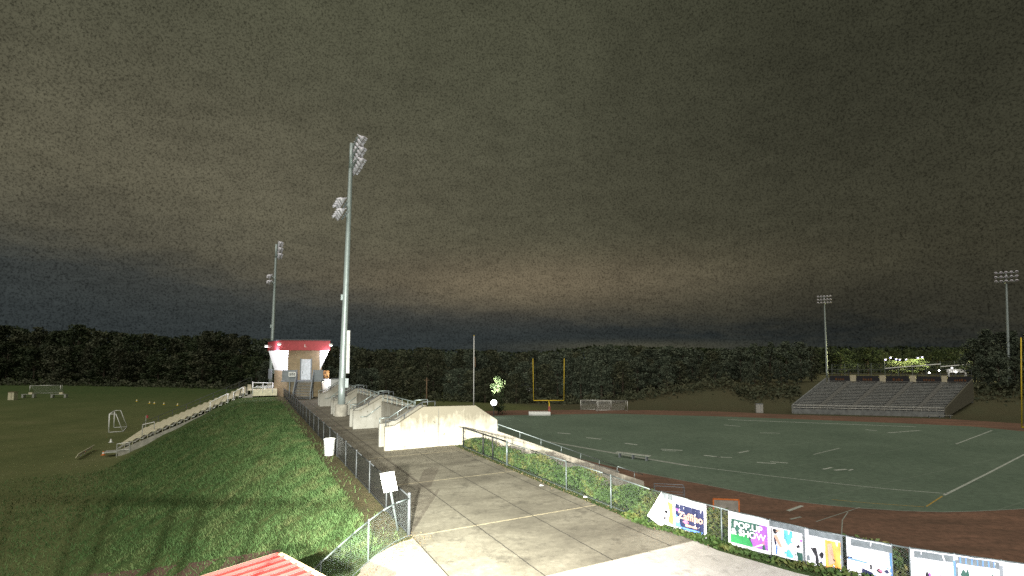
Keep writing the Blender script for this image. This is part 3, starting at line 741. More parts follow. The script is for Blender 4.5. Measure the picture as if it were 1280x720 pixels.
def spot(name, loc, target, e, ang, blend=.6, col=(1, .97, .9), r=.12):
    l = bpy.data.lights.new(name, 'SPOT'); l.energy = e; l.color = col; l.spot_size = R(ang); l.spot_blend = blend; l.shadow_soft_size = r
    o = bpy.data.objects.new(name, l); C.objects.link(o); o.location = loc
    o.rotation_euler = (Vector(target)-Vector(loc)).to_track_quat('-Z', 'Y').to_euler(); return o
p = atd(345, 448, 72.6); plight('press_box_lamp', (p.x-.5, p.y-.5, 6.25), 1100, (.86, .84, 1))
p = atd(409, 448, 72.4); plight('press_box_lamp', (p.x, p.y, 6.3), 300, (.86, .84, 1))
# ticket kiosk right of the press box
p = atd(414, 448, 80)
ki = thing('kiosk', 'small floodlit white kiosk with an orange board on its roof', 'kiosk', (p.x-.1, p.y, 0), R(-25))
MB().box((0, 0, 1.0), (2.3, 2.2, 2.6)).build('wall', M['white'], ki, bevel=.02)
MB().box((.05, -.2, 2.36), (2.5, 2.7, .1)).build('roof', M['pgrey'], ki)
bd = MB().box((-.1, -1.0, 3.05), (1.75, .08, 1.25)).build('board', mat('board_tan', (.48, .27, .12), .7, 0, .5, 4), ki)
mb = MB()
for a, b, c, d in ((-.5, .2, .3, .5), (.15, .25, .35, .3), (-.2, -.3, .25, .35), (.5, -.25, .3, .45)): mb.box((-.1+a, -1.05, 3.05+b), (c, .02, d))
mb.build('board_picture', M['wood'], bd)
MB().box((.9, -1.12, .9), (.18, .04, 1.9)).build('door', M['pgrey'], ki)
plight('kiosk_lamp', (p.x+.1, p.y-2.4, 2.0), 160, (.95, .93, 1)); plight('kiosk_lamp', (p.x-.1, p.y-2.2, 3.4), 40, (1, .9, .7))

# ------------------------------------------------------------------ left bleachers on the hill
bl = thing('bleachers', 'long aluminium bleachers stepping down the left hillside', 'bleachers', W(81, .6, 0), VANG)
rows = 19; V0, V1, Z0, Z1 = 0., -15.2, .55, -6.3
def bz(x): return Z0+(Z1-Z0)*(x/V1)
MB().prism([(V0, 0, bz(V0)+.02), (V1, 0, bz(V1)+.02), (V1, 0, bz(V1)-1.1), (V1+5, 0, bz(V1+5)-1.3), (V0-2, 0, bz(-2)-1.2), (V0, 0, bz(0)-.7)], (0, .25, 0)).build('side_wall', M['concrete'], bl)
for k in range(rows):
    x = V0-.4-(15.2-.8)*k/(rows-1); z = bz(x)
    MB().box((x, 9.2, z+.62), (.56, 18, .07)).box((x+.2, 9.2, z+.28), (.05, 17.6, .5)).build('bench', M['plank'], bl)
    MB().box((x-.36, 9.2, z+.12), (.34, 18, .05)).build('footboard', M['alum'], bl)
def loop(pts, r=.045): return MB().tube(pts, r)
mb = loop([(V0-.2, 18.2, bz(V0)+1.7), (V1, 18.2, bz(V1)+1.7)], .04)
mb.tube([(V0-.2, 18.2, bz(V0)+1.1), (V1, 18.2, bz(V1)+1.1)], .03)
for k in range(9): x = V1*k/8-.1; mb.bar((x, 18.2, bz(x)), (x, 18.2, bz(x)+1.7), .035)
mb.build('far_rail', M['dgrey'], bl, smooth=True)
for x0, x1 in ((-3.1, -5.2), (-1.2, -2.4)):
    loop([(x0, .15, bz(x0)), (x0, .15, bz(x0)+1.5), (x1, .15, bz(x1)+1.3), (x1, .15, bz(x1))], .05).build('end_rail', M['white'], bl, smooth=True)
mb = loop([(0, 0, .5), (0, 0, 2.1), (0, 3, 2.1), (0, 3, .5)], .06); mb.tube([(0, 0, 2.1), (2.6, 0, 2.0), (2.6, 0, .5)], .06); mb.tube([(0, 0, 1.4), (2.6, 0, 1.3)], .04); mb.bar((1.3, 0, 2.05), (1.3, 0, .5), .04)
mb.build('platform_rail', M['white'], bl, smooth=True)
MB().box((1.6, 1.4, .62), (3.2, 2.8, .9)).build('platform', M['plank'], bl)
mb = MB().box((1.6, 1.3, 1.5), (2.4, .3, .06)).box((1.6, 1.3, 1.25), (.1, .2, .5)); mb.build('platform_seat', M['white'], bl)
x = V1; mb = loop([(x-.1, -.1, bz(x)-.7), (x-.1, -.1, bz(x)+.9), (x+1.2, -.1, bz(x)+1.0), (x+1.2, -.1, bz(x)-.7)], .06); mb.tube([(x-.1, -.1, bz(x)+.1), (x+1.2, -.1, bz(x)+.1)], .05); mb.build('foot_rail', M['alum'], bl)
x = V1+2.2; loop([(x, 1.8, bz(x)), (x, 1.8, bz(x)+2.0), (x+1.3, 1.8, bz(x+1.3)+1.7), (x+1.3, 1.8, bz(x+1.3))], .06).build('foot_rail', M['alum'], bl)
MB().box((x-2.6, .9, FZ+.55), (2.2, 1.6, .1)).build('foot_platform', M['alum'], bl)

# ------------------------------------------------------------------ goals
def goal_proto(label, loc, rz, group, w=7.3, h=2.44, dpt=2.0, m='white'):
    g = thing('soccer_goal', label, 'goal', loc, rz, group)
    MB().tube([(-w/2, 0, 0), (-w/2, 0, h), (w/2, 0, h), (w/2, 0, 0)], .085).build('goal_frame', M[m], g, smooth=True)
    mb = MB()
    for s in (-1, 1): mb.tube([(s*w/2, 0, h), (s*w/2, dpt*.45, h), (s*w/2, dpt, .05), (s*w/2, 0, .05)], .05)
    mb.bar((-w/2, dpt, .05), (w/2, dpt, .05), .05).build('stay_frame', M[m], g, smooth=True)
    n = mesh_sheet('net', [(-w/2, dpt, .05), (w/2, dpt, .05)], [(-w/2, dpt*.45, h), (w/2, dpt*.45, h)], M['net'], g)
    return g
p = at(745, 513, FZ); g0 = goal_proto('left of the two nested soccer goals behind the far end of the turf', p, R(-4), 'soccer goals beyond the turf', m='alum')
p = at(766, 514, FZ); dup(g0, p, R(8), label='right of the two nested soccer goals behind the far end of the turf')
p = (at(135, 541, FZ)+at(143, 534.5, FZ))/2; goal_proto('white practice goal standing near the foot of the left bleachers', p, R(303), None, 7.0, 3.1, 1.9)
p = atd(57, 482, 150); p.z = ground_z(p.x, p.y); goal_proto('distant soccer goal at the edge of the wood beyond the practice field', p, R(20), None, m='alum')
def field_goal(label, loc, rz, H=12.2, w=7.1, up_m='yellow', cb=3.05, group=None, lean=.12):
    g = thing('goal_post', label, 'goal post', loc, rz, group)
    MB().bar((0, -1.6, 0), (0, -1.6, cb-.6), .12).bar((0, -1.6, cb-.6), (0, 0, cb), .12).build('gooseneck', M['yellow'], g, smooth=True)
    MB().box((0, -1.6, .95), (.5, .5, 1.9)).build('post_pad', mat('pad', (.30, .08, .06), .6), g, bevel=.08)
    MB().bar((-w/2, 0, cb), (w/2, 0, cb), .10).build('crossbar', M['yellow'], g, smooth=True)
    for s in (-1, 1): MB().bar((s*w/2, 0, cb), (s*(w/2+lean), 0, H), .075).build('upright', M['yellow'], g, smooth=True)
    return g
p = at(686, 517.5, FZ); field_goal('yellow football goal post at the far end of the turf', (p.x, p.y, FZ), R(0), 12.6, 6.9)
q = atd(1277.2, 534, 68); p = Vector((q.x+5.2, q.y-4.2, FZ))
hh = q.z-FZ; field_goal('yellow football goal post cut by the right edge of the picture', p, math.atan2(q.y-p.y, q.x-p.x)+math.pi, hh+111*68/620, 2*math.hypot(q.x-p.x, q.y-p.y), cb=hh, lean=-.45)

# ------------------------------------------------------------------ far stand
def far_stand():
    Lp, Rp = at(992, 517, FZ), at(1181, 521.5, FZ); bk = Vector((.884, .468, 0))*13.5
    root = thing('visitor_stand', 'grey aluminium stand across the turf with black banners along its top row', 'stand', (Lp.x, Lp.y, FZ))
    e = Rp-Lp; off = Vector((Lp.x, Lp.y, FZ)); H0, H1 = 1.0, 6.7; n = 19
    def Q(s, t, z): return e*s+bk*t+Vector((0, 0, z))
    mb = MB(); fb = MB()
    for k in range(n):
        t0, t1 = k/n, (k+1)/n; z = H0+(H1-H0)*k/(n-1)
        mb.prism([Q(0, t0+.5/n, z+.42), Q(1, t0+.5/n, z+.42), Q(1, t1-.02/n, z+.42), Q(0, t1-.02/n, z+.42)], (0, 0, .05))
        fb.prism([Q(0, t0, z), Q(1, t0, z), Q(1, t1, z), Q(0, t1, z)], (0, 0, .05))
        fb.poly([Q(0, t1, z), Q(1, t1, z), Q(1, t1, z+.32), Q(0, t1, z+.32)])
    mb.build('bench_rows', M['alum'], root); fb.build('footboards', M['sgrey'], root)
    for s in (.165, .385, .6, .82):
        a = MB()
        for k in range(n):
            t0 = k/n; z = H0+(H1-H0)*k/(n-1); a.prism([Q(s-.014, t0-.002, z+.06), Q(s+.014, t0-.002, z+.06), Q(s+.014, t0+1/n-.004, z+.06), Q(s-.014, t0+1/n-.004, z+.06)], (0, 0, .43))
        a.build('aisle', mat('aisle_grey', (.16, .16, .15), .8), root)
    for s in (0, 1):
        d = -.012 if s == 0 else 1.004
        MB().prism([Q(d, 0, .0), Q(d, 0, H0+1.), Q(d, 1, H1+1.2), Q(d, 1, 3.0)], e*.008).build('side_panel', mat('side_tan', (.10, .095, .07), .8) if s else M['sgrey'], root)
    MB().prism([Q(0, -.01, 0), Q(1, -.01, 0), Q(1, -.01, H0+.1), Q(0, -.01, H0+.1)], (0, .1, 0)).build('front_wall', M['sgrey'], root)
    r = MB()
    for z in (H0+.45, H0+1.0): r.bar(Q(0, -.012, z), Q(1, -.012, z), .05)
    for k in range(22): r.bar(Q(k/21, -.012, H0), Q(k/21, -.012, H0+1), .04)
    r.build('front_rail', M['alum'], root)
    # banners along the top, pale posts between them
    spans = [(.02, .165), (.215, .375), (.425, .585), (.635, .80), (.845, 1.0)]
    for i, (a, b) in enumerate(spans):
        bp = MB().prism([Q(a, 1.0, H1+.15), Q(b, 1.0, H1+.15), Q(b, 1.0, H1+1.75), Q(a, 1.0, H1+1.75)], (.02, .08, 0)).build('top_banner', M['pblack'], root)
        t = MB(); rr = random.Random(i); x = a+(b-a)*.28
        while x < b-(b-a)*.28:
            w = (b-a)*rr.uniform(.05, .1); hgt = rr.uniform(.35, .6)
            t.prism([Q(x, .996, H1+.65), Q(x+w, .996, H1+.65), Q(x+w, .996, H1+.65+hgt), Q(x, .996, H1+.65+hgt)], (-.01, -.03, 0)); x += w*1.5
        t.build('banner_lettering', mat('dull_orange', (.10, .04, .015), .7), bp)
        if i < 4: MB().prism([Q(b+.004, 1.0, H1), Q(spans[i+1][0]-.004, 1.0, H1), Q(spans[i+1][0]-.004, 1.0, H1+1.9), Q(b+.004, 1.0, H1+1.9)], (.03, .1, 0)).build('pale_post', mat('pale_tan', (.42, .38, .28), .8), root)
    r = MB()
    for z in (H1+2.2, H1+3.2): r.bar(Q(0, 1.02, z), Q(1, 1.02, z), .05)
    for k in range(14): r.bar(Q(k/13, 1.02, H1), Q(k/13, 1.02, H1+3.2), .05)
    r.build('top_rail', M['dgrey'], root)
    MB().prism([Q(0, 1.03, -1), Q(1, 1.03, -1), Q(1, 1.03, H1+1.2), Q(0, 1.03, H1+1.2)], (.05, .2, 0)).build('rear_wall', M['sgrey'], root)
    return Lp, Rp, bk
Lp, Rp, bk = far_stand()
p = at(949, 516, FZ); bx = thing('equipment_box', 'pale upright equipment box beside the track left of the far stand', 'box', p, R(-10))
MB().box((0, 0, 1.02), (1.5, 1.0, 2.0)).build('body', M['alum'], bx, bevel=.03); MB().box((0, 0, 2.06), (1.6, 1.1, .08)).build('lid', M['pgrey'], bx); MB().box((.2, -.51, 1.0), (.06, .03, 1.9)).build('door_seam', M['pgrey'], bx)
def bench(label, a, b, h=.5, d=.35, m='alum', group=None, back=0):
    c = (a+b)/2; L_ = (b-a).length; o = thing('bench', label, 'bench', (c.x, c.y, a.z), math.atan2(b.y-a.y, b.x-a.x), group)
    MB().box((0, 0, h), (L_, d, .06)).build('seat', M[m], o)
    if back: MB().box((0, d/2, h+.4), (L_, .05, .4)).build('backrest', M[m], o)
    for s in (-.4, 0, .4): MB().box((s*L_, 0, h/2), (.08, d*.9, h)).build('leg', M['pgrey'], o)
    return o
bench('team bench in front of the right end of the far stand', at(1158, 522, FZ), at(1191, 522.6, FZ), .55)
bench('long pale team bench on the near sideline of the turf', at(771, 571, FZ), at(813, 576.5, FZ), .62, .7, 'gline', None, 0)
p1, p2 = at(661, 519, FZ), at(688, 519.5, FZ)
mt = thing('jump_mat', 'low white mat lying behind the far goal post', 'mat', ((p1.x+p2.x)/2, p1.y, FZ)); w = (p2-p1).length
MB().box((0, 0, .4), (w, 2.2, .72)).build('mat_body', M['white'], mt, bevel=.1); MB().box((0, -1.12, .35), (w*.98, .03, .06)).build('mat_seam', M['pgrey'], mt)
# scoreboard beyond the goal post
p = atd(662, 490, 150); sb = thing('scoreboard', 'dark scoreboard with a white sign strip below it behind the far goal post', 'scoreboard', (p.x, 150, FZ))
z0 = p.z-FZ
MB().box((0, 0, z0+2.7), (6.2, .4, 2.6)).build('display', M['pblack'], sb); MB().box((0, -.05, z0+4.3), (6.8, .4, .55)).build('header', M['wood'], sb); MB().box((0, -.05, z0+.75), (7.7, .35, 1.0)).build('sign_strip', mat('sign_pale', (.6, .6, .58), .6), sb)
mb = MB()
for k in range(6): mb.box((-2.4+k*.95, -.22, z0+2.0), (.5, .04, .25))
mb.build('digits', M['pgrey'], sb)
for s in (-2.4, 2.4): MB().box((s, .3, z0/2+1), (.3, .3, z0+3)).build('post', M['dgrey'], sb)

# ------------------------------------------------------------------ single things
def pole(name, label, cat, px, ytop, Y, r, m, z0=None):
    t_ = atd(px, ytop, Y); z0 = ground_z(t_.x, t_.y) if z0 is None else z0
    o = thing(name, label, cat, (t_.x, t_.y, z0)); h = t_.z-z0
    MB().bar((0, 0, -.3), (0, 0, h), r, r*.6, 10).build('pole', m, o, smooth=True)
    return o, h
o, h = pole('flagpole', 'slim pale flagpole standing behind the pale end wall', 'flagpole', 592.5, 420, 112, .13, M['white'])
MB().lathe([(0, -.15), (.15, 0), (0, .15)], Matrix.Translation((0, 0, h+.1)), 10).build('finial', M['yellow'], o)
mb = MB(); mb.add([(.08, 0, h-4.6), (.38, .1, h-4.8), (.45, -.05, h-7), (.15, .05, h-7.2), (.25, -.12, h-4.7), (.32, -.2, h-7)], [(0, 1, 2, 3), (0, 4, 5, 3), (4, 1, 2, 5)]); mb.build('furled_flag', M['wood'], o)
o, h = pole('utility_pole', 'short brown wooden pole in front of the dark wood', 'pole', 533.5, 472, 120, .2, M['wood'])
MB().box((0, 0, h-.6), (1.2, .12, .12)).build('crossarm', M['wood'], o)
# tilted sign
sg = thing('sign', 'tilted blank white sign on a leaning post by the fence corner', 'sign', at(498.7, 662.5, -.03), 0)
bpos = Vector(sg.location); tpos = atd(487.5, 612, 15.9)-bpos; top2 = atd(484, 590, 15.75)-bpos
MB().bar((0, 0, -.2), top2, .035).build('post', M['galv'], sg, smooth=True)
cs = [atd(x, y, 15.72)-bpos for x, y in ((475, 592), (492.5, 589), (497, 612.5), (480, 616))]
MB().prism(cs, (0, -.012, 0)).build('sign_panel', M['white'], sg, bevel=.004)
MB().lathe([(.02, 0), (.02, .02), (0, .02)], Matrix.Translation(sum(cs, Vector())/4+Vector((0, -.02, .18))) @ Matrix.Rotation(math.pi/2, 4, 'X'), 8).build('bolt', M['galv'], sg)
# bin
bn = thing('trash_can', 'white trash can standing against the dark concourse fence', 'trash can', W(30.6, 4.25, ground_z(*W(30.6, 4.25).xy)), UANG)
MB().lathe([(0, .02), (.27, .02), (.31, .9), (.33, .92), (.33, .97), (.30, .97), (.27, .1), (0, .1)], Matrix.Identity(4), 20).build('body', M['white'], bn, smooth=True)
for zz in (.3, .62): MB().lathe([(.288+.04*zz, zz), (.30+.04*zz, zz+.015), (.292+.04*zz, zz+.04)], Matrix.Identity(4), 20).build('hoop', M['pgrey'], bn, smooth=True)
# red roof at bottom left: a low shed
Cc, Aa = atd(347, 693, 11), atd(395, 720, 9.25); ca = (Aa-Cc); ca_n = ca.normalized(); Bb = atd(260, 720, 10.1); cb_n = (Bb-Cc).normalized()
sh = thing('shed', 'red ribbed metal roof of a low shed below the camera', 'shed', (Cc.x, Cc.y, Cc.z))
e1, e2 = ca_n*2.7, cb_n*2.6; nn = ca_n.cross(cb_n).normalized(); nn = nn if nn.z > 0 else -nn
MB().prism([Vector(), e1, e1+e2, e2], -nn*.06).build('roof', M['redroof'], sh)
rb = MB()
for k in range(7):
    o_ = ca_n*(.02+.41*k); rb.prism([o_+nn*.002, o_+ca_n*.03+nn*.002, o_+ca_n*.03+nn*.045, o_+nn*.045], cb_n*2.6)
rb.build('roof_ribs', M['redroof'], sh)
gr = MB()
for k in range(7): o_ = ca_n*(.075+.41*k); gr.prism([o_+nn*.001, o_+ca_n*.02+nn*.001, o_+ca_n*.02+nn*.004, o_+nn*.004], cb_n*2.6)
gr.build('roof_seams', M['dgrey'], sh)
MB().prism([Vector()-cb_n*.09+nn*.02, e1-cb_n*.09+nn*.02, e1-cb_n*.003+nn*.02, -cb_n*.003+nn*.02], -nn*.12).build('eave_trim', mat('trim_tan', (.55, .42, .22), .6), sh)
MB().prism([-ca_n*.07+nn*.03, -ca_n*.003+nn*.03, -ca_n*.003+nn*.03+e2, -ca_n*.07+nn*.03+e2], -nn*.14).build('gable_trim', mat('trim_pale', (.42, .33, .27), .6), sh)
ins = [ca_n*.4+cb_n*.4, e1*.92+cb_n*.4, e1*.92+e2*.92, ca_n*.4+e2*.92]
MB().prism([Vector((p.x, p.y, p.z-.12)) for p in ins], (0, 0, -5.5)).build('shed_wall', M['brick'], sh)
# things on the track behind the fence
p = at(908, 644, FZ); br = thing('framed_board', 'orange framed grey board standing on the track behind the fence', 'board', p, R(-8))
mb = MB().box((0, 0, 1.25), (2.0, .06, .12)); mb.box((-.98, 0, .65), (.1, .06, 1.25)).box((.98, 0, .65), (.1, .06, 1.25)); mb.build('frame', M['orange'], br); MB().box((0, .01, .66), (1.86, .03, 1.05)).build('panel', M['concrete'], br)
for s in (-.7, .7): MB().bar((s, .05, 1.1), (s, .7, 0), .03).build('leg', M['dgrey'], br)
p = at(838, 628, FZ); rk = thing('wire_rack', 'dark wire rack on the track behind the folded banner', 'rack', p, R(-12))
mb = MB()
for y in (0, .9):
    mb.tube([(-1.3, y, 0), (-1.3, y, 1.35), (1.2, y, 1.35), (1.2, y, 0)], .03); mb.bar((-1.3, y, .7), (1.2, y, .7), .02)
for x in (-1.3, -.4, .4, 1.2): mb.bar((x, 0, 1.35), (x, .9, 1.35), .02)
mb.build('rack_frame', M['pgrey'], rk)
# things on the practice field
a, b_ = at(96, 575, FZ), at(116, 563, FZ); c = (a+b_)/2; pk = thing('marker_board', 'white board lying on the practice field left of the bleachers', 'board', (c.x, c.y, FZ), math.atan2(b_.y-a.y, b_.x-a.x))
MB().box((0, 0, .5), ((b_-a).length, .05, .6), rot=Matrix.Rotation(.5, 3, 'X')).build('board', M['plank'], pk); MB().bar((-.8, .3, .0), (-.8, 0, .5), .03).bar((.8, .3, 0), (.8, 0, .5), .03).build('strut', M['pgrey'], pk)
def cone(label, px, py, m, group, s=1.0):
    p = ground_hit(px, py); p.z = ground_z(p.x, p.y); c = thing('traffic_cone', label, 'cone', p, 0, group)
    MB().lathe([(.17*s, .03), (.04*s, .52*s), (0, .53*s)], Matrix.Identity(4), 12).build('cone_body', M[m], c, smooth=True); MB().box((0, 0, .015), (.42*s, .42*s, .03)).build('base', M[m], c)
    MB().lathe([(.125*s, .2*s), (.085*s, .36*s)], Matrix.Scale(1.06, 4), 12).build('collar', M['white'], c)
cone('orange cone on the grass at the foot of the left bleachers', 129, 569, 'orange', 'cones on the practice field')
cone('pale cone on the grass below the practice goal', 138.5, 553, 'white', 'cones on the practice field')
for px_, py_ in ((171, 502), (187, 504.5), (193, 505), (205, 506), (222, 507)):
    cone('yellow training cone in the row across the far practice field', px_, py_, 'yellow', 'yellow training cones', 1.2)
p = ground_hit(182, 534); fl = thing('corner_flag', 'small red and white marker flag behind the left bleachers', 'flag', (p.x, p.y, ground_z(p.x, p.y)))
MB().bar((0, 0, 0), (0, 0, 2.2), .03).build('staff', M['white'], fl); MB().box((.2, 0, 1.9), (.4, .03, .5)).build('flag_cloth', M['red'], fl)
for px0, px1, lb in ((29.5, 44, 'low pale table left of the distant soccer goal'), (66, 83.5, 'low pale table right of the distant soccer goal')):
    p1, p2 = atd(px0, 484, 140), atd(px1, 484, 140); z = ground_z((p1.x+p2.x)/2, 140); tb = thing('field_table', lb, 'table', ((p1.x+p2.x)/2, 140, z), .1, 'tables by the distant goal'); w = p2.x-p1.x
    MB().box((0, 0, .95), (w, .9, .1)).build('tabletop', M['alum'], tb)
    for s in (-1, 1): MB().box((s*(w/2-.25), 0, .47), (.5, .8, .9)).build('trestle', M['alum'], tb)
    MB().box((.5, 0, 1.25), (.9, .5, .5)).build('crate_lid', M['plank'], tb)
p = atd(16.5, 487, 135); z = ground_z(p.x, 135); bx = thing('storage_box', 'tan upright storage box at the far left edge of the practice field', 'box', (p.x, 135, z), .1)
MB().box((0, 0, 1.05), (1.5, 1.2, 2.1)).build('body', M['plank'], bx, bevel=.03); MB().box((0, 0, 2.15), (1.65, 1.35, .1)).build('lid', M['wood'], bx); MB().box((.1, -.62, 1.0), (.05, .02, 1.9)).build('door_seam', M['wood'], bx)
for px_, py_, lb in ((732, 621.5, 'scrap of white paper on the pavement near the fence'), (677, 607, 'tiny white paper scrap on the middle of the pavement'), (864, 668, 'white paper scrap on the pavement edge below the navy banner')):
    p = at(px_, py_, .012); tag(MB().add([p+Vector(q) for q in ((-.1, -.06, 0), (.08, -.09, .02), (.12, .07, .0), (-.07, .08, .03), (0, 0, .04))], [(0, 1, 4), (1, 2, 4), (2, 3, 4), (3, 0, 4)]).build('paper_scrap', M['white'], fix=False), lb, 'paper')

# ------------------------------------------------------------------ trees
def tree_mesh(seed, H, wid, nl, ls, crown0=.18, cone_=0.):
    r = np.random.default_rng(seed); cl = []
    nb = 16
    for k in range(nb):
        h = crown0+(1-crown0)*((k+.5)/nb); env = math.sin(math.pi*min(1, (h-crown0)/(1-crown0)*.86+.12))**.7
        if cone_: env = env*(1-cone_)+cone_*(1.05-h)
        for j in range(3):
            a = r.uniform(0, 6.28); rad = wid/2*env*r.uniform(.25, .85)
            cl.append((rad*math.cos(a), rad*math.sin(a), H*h*r.uniform(.94, 1.02), wid*r.uniform(.10, .2)))
    cl = np.array(cl); idx = r.integers(0, len(cl), nl); c = cl[idx]
    d = r.normal(size=(nl, 3)); d /= np.linalg.norm(d, axis=1)[:, None]
    p = c[:, :3]+d*(c[:, 3]*r.uniform(.45, 1.15, nl))[:, None]*np.array([1, 1, .75])
    p[:, 2] = np.minimum(p[:, 2], H)
    a = r.normal(size=(nl, 3)); a /= np.linalg.norm(a, axis=1)[:, None]
    b = r.normal(size=(nl, 3)); b -= (b*a).sum(1)[:, None]*a; b /= np.linalg.norm(b, axis=1)[:, None]
    s = (ls*r.uniform(.5, 1.4, nl))[:, None]
    v = np.stack([p-a*s, p-b*s*.6, p+a*s, p+b*s*.6], 1).reshape(-1, 3)
    tr = MB(); tr.bar((0, 0, -.5), (0, 0, H*.45), H*.018+.08, H*.012+.03, 8); tr.bar((0, 0, H*.45), (.2, .1, H*.85), H*.012+.03, .03, 6)
    for k in range(8):
        q = cl[r.integers(0, len(cl))]; z = H*r.uniform(.25, .6); tr.bar((0, 0, min(z, q[2]*.8)), tuple(q[:3]), .10, .03, 5, caps=False)
    return v, tr
PROTO = []
def make_proto(seed, H, wid, nl, ls, leaf, crown0=.15, cone_=0.):
    v, tr = tree_mesh(seed, H, wid, nl, ls, crown0, cone_)
    root = bpy.data.objects.new('tree', None)
    cr = fastmesh('crown', v, np.arange(len(v)).reshape(-1, 4), leaf); t = tr.build('trunk', M['bark'])
    return dict(crown=cr.data, trunk=t.data, H=H, objs=(cr, t))
specs = [(1, 16, 10, 2600, .36, 'leafA', .10, 0), (2, 16, 9, 2400, .36, 'leafB', .12, .2), (3, 16, 11, 2600, .38, 'leafA', .08, 0), (4, 16, 7.5, 2000, .34, 'leafG', .08, .55), (5, 16, 10, 2600, .36, 'leafG', .10, .1), (6, 16, 9.5, 2400, .36, 'leafB', .08, .3)]
for sd, H, wd, nl, ls, lf, c0, cn in specs:
    PROTO.append(make_proto(sd, H, wd, nl, ls, M[lf], c0, cn))
for pr in PROTO:
    for o in pr['objs']: bpy.data.objects.remove(o)
def tree(k, x, y, H, label, group, wmul=1.0, z=None, name='tree'):
    pr = PROTO[k]; z = ground_z(x, y) if z is None else z
    root = thing(name, label, 'tree', (x, y, z), random.uniform(0, 6.28), group); s = H/pr['H']; root.scale = (s*wmul, s*wmul, s)
    for nm in ('crown', 'trunk'):
        o = bpy.data.objects.new(nm, pr[nm]); C.objects.link(o); o.parent = root
    return root
TOP = [(-120, 402), (0, 405), (55, 412), (110, 407), (200, 420), (275, 414), (330, 424), (400, 430), (470, 436), (560, 436), (640, 440), (690, 438), (740, 431), (800, 433), (860, 434), (920, 437), (1400, 437)]
def topy(px): return float(np.interp(px, [a for a, _ in TOP], [b for _, b in TOP]))
def wood(px0, px1, step, depth, ks, label, group, jit=10, dy=0, wm=1.0):
    px = px0
    while px < px1:
        Y = depth(px)+random.uniform(-jit, jit); q = px+random.uniform(-step*.3, step*.3)
        x = (q-640)/F*Y; z = ground_z(x, Y); H = HC+(448-topy(q)-dy)*Y/F*1.0-z; H *= random.uniform(.90, 1.03)
        tree(random.choice(ks), x, Y, H, label, group, wm*random.uniform(.85, 1.2)*16/max(12, H)*1.05); px += step
dl = lambda px: np.interp(px, [-100, 100, 300, 500, 640, 930], [205, 200, 185, 172, 160, 150])
wood(-70, 330, 15, dl, [0, 2, 0, 1], 'dark leafy tree in the wood beyond the practice field', 'trees beyond the practice field', 8, 0, 1.1)
wood(-70, 330, 17, lambda p: dl(p)-14, [0, 2, 1, 5], 'dark leafy tree in the wood beyond the practice field', 'trees beyond the practice field', 6, 22, 1.1)
wood(338, 660, 14, dl, [1, 5, 1, 4], 'tree in the dark wood behind the stair entrances and flagpole', 'trees behind the stair entrances', 8, 0, 1.0)
wood(338, 650, 16, lambda p: dl(p)-14, [1, 5, 4], 'tree in the dark wood behind the stair entrances and flagpole', 'trees behind the stair entrances', 6, 24)
wood(655, 935, 13, dl, [4, 3, 5, 4], 'grey green tree in the row beyond the far goal post', 'trees beyond the far goal post', 6, 0, 1.0)
wood(655, 935, 14, lambda p: dl(p)-10, [3, 4, 5], 'grey green tree in the row beyond the far goal post', 'trees beyond the far goal post', 5, 14, .9)
wood(1015, 1220, 17, lambda p: 205, [0, 2], 'dark tree silhouetted behind the far stand', 'trees behind the far stand', 8, -2)
for i, (q, Y, yt, k) in enumerate([(925, 140, 434, 4), (942, 136, 430, 4), (962, 139, 428, 3), (982, 135, 427, 4), (1000, 138, 428, 4), (1013, 142, 433, 5), (935, 131, 452, 4), (955, 130, 456, 5), (975, 130, 452, 4), (995, 131, 455, 4)]):
    x = (q-640)/F*Y; z = ground_z(x, Y); tree(k, x, Y, HC+(448-yt)*Y/F-z, 'round grey green tree in the clump left of the far stand', 'clump left of the far stand', 1.0)
for i, (q, Y, yt, k) in enumerate([(1216, 128, 424, 4), (1232, 124, 412, 3), (1250, 126, 416, 4), (1268, 124, 414, 3), (1286, 122, 418, 4), (1225, 119, 444, 4), (1246, 117, 440, 4), (1266, 117, 446, 4), (1284, 116, 444, 4)]):
    x = (q-640)/F*Y; z = ground_z(x, Y); tree(k, x, Y, HC+(448-yt)*Y/F-z, 'leafy tree in the clump at the right edge beyond the far stand', 'clump right of the far stand', 1.0)
# far mass of woods behind the individual trees
pts = []
for _ in range(34000):
    q = random.uniform(-160, 1400); Y = random.uniform(225, 260); x = (q-640)/F*Y
    zt = HC+(448-topy(q)-(0 if q < 930 else -4))*Y/F*(.93+.07*math.sin(q*.11)*math.sin(q*.037+1)); zb = ground_z(x, Y)
    pts.append((x, Y, zb+(zt-zb)*random.random()**.8))
cards(0, pts, 1.0, M['leafA'], 'distant_woods', up=1)
# low scrub at the foot of the woods
pts = []
for _ in range(15000):
    q = random.uniform(-120, 1330); Y = float(np.interp(q, [-100, 100, 300, 500, 640, 900, 930, 1330], [182, 178, 164, 152, 142, 134, 127, 113]))+random.gauss(0, 1.6); x = (q-640)/F*Y
    if 1000 < q < 1215: continue
    pts.append((x, Y, ground_z(x, Y)+2.6*random.random()*(.5+.5*math.sin(q*.13)**2)))
cards(0, pts, .42, M['leafB'], 'undergrowth', up=.8)

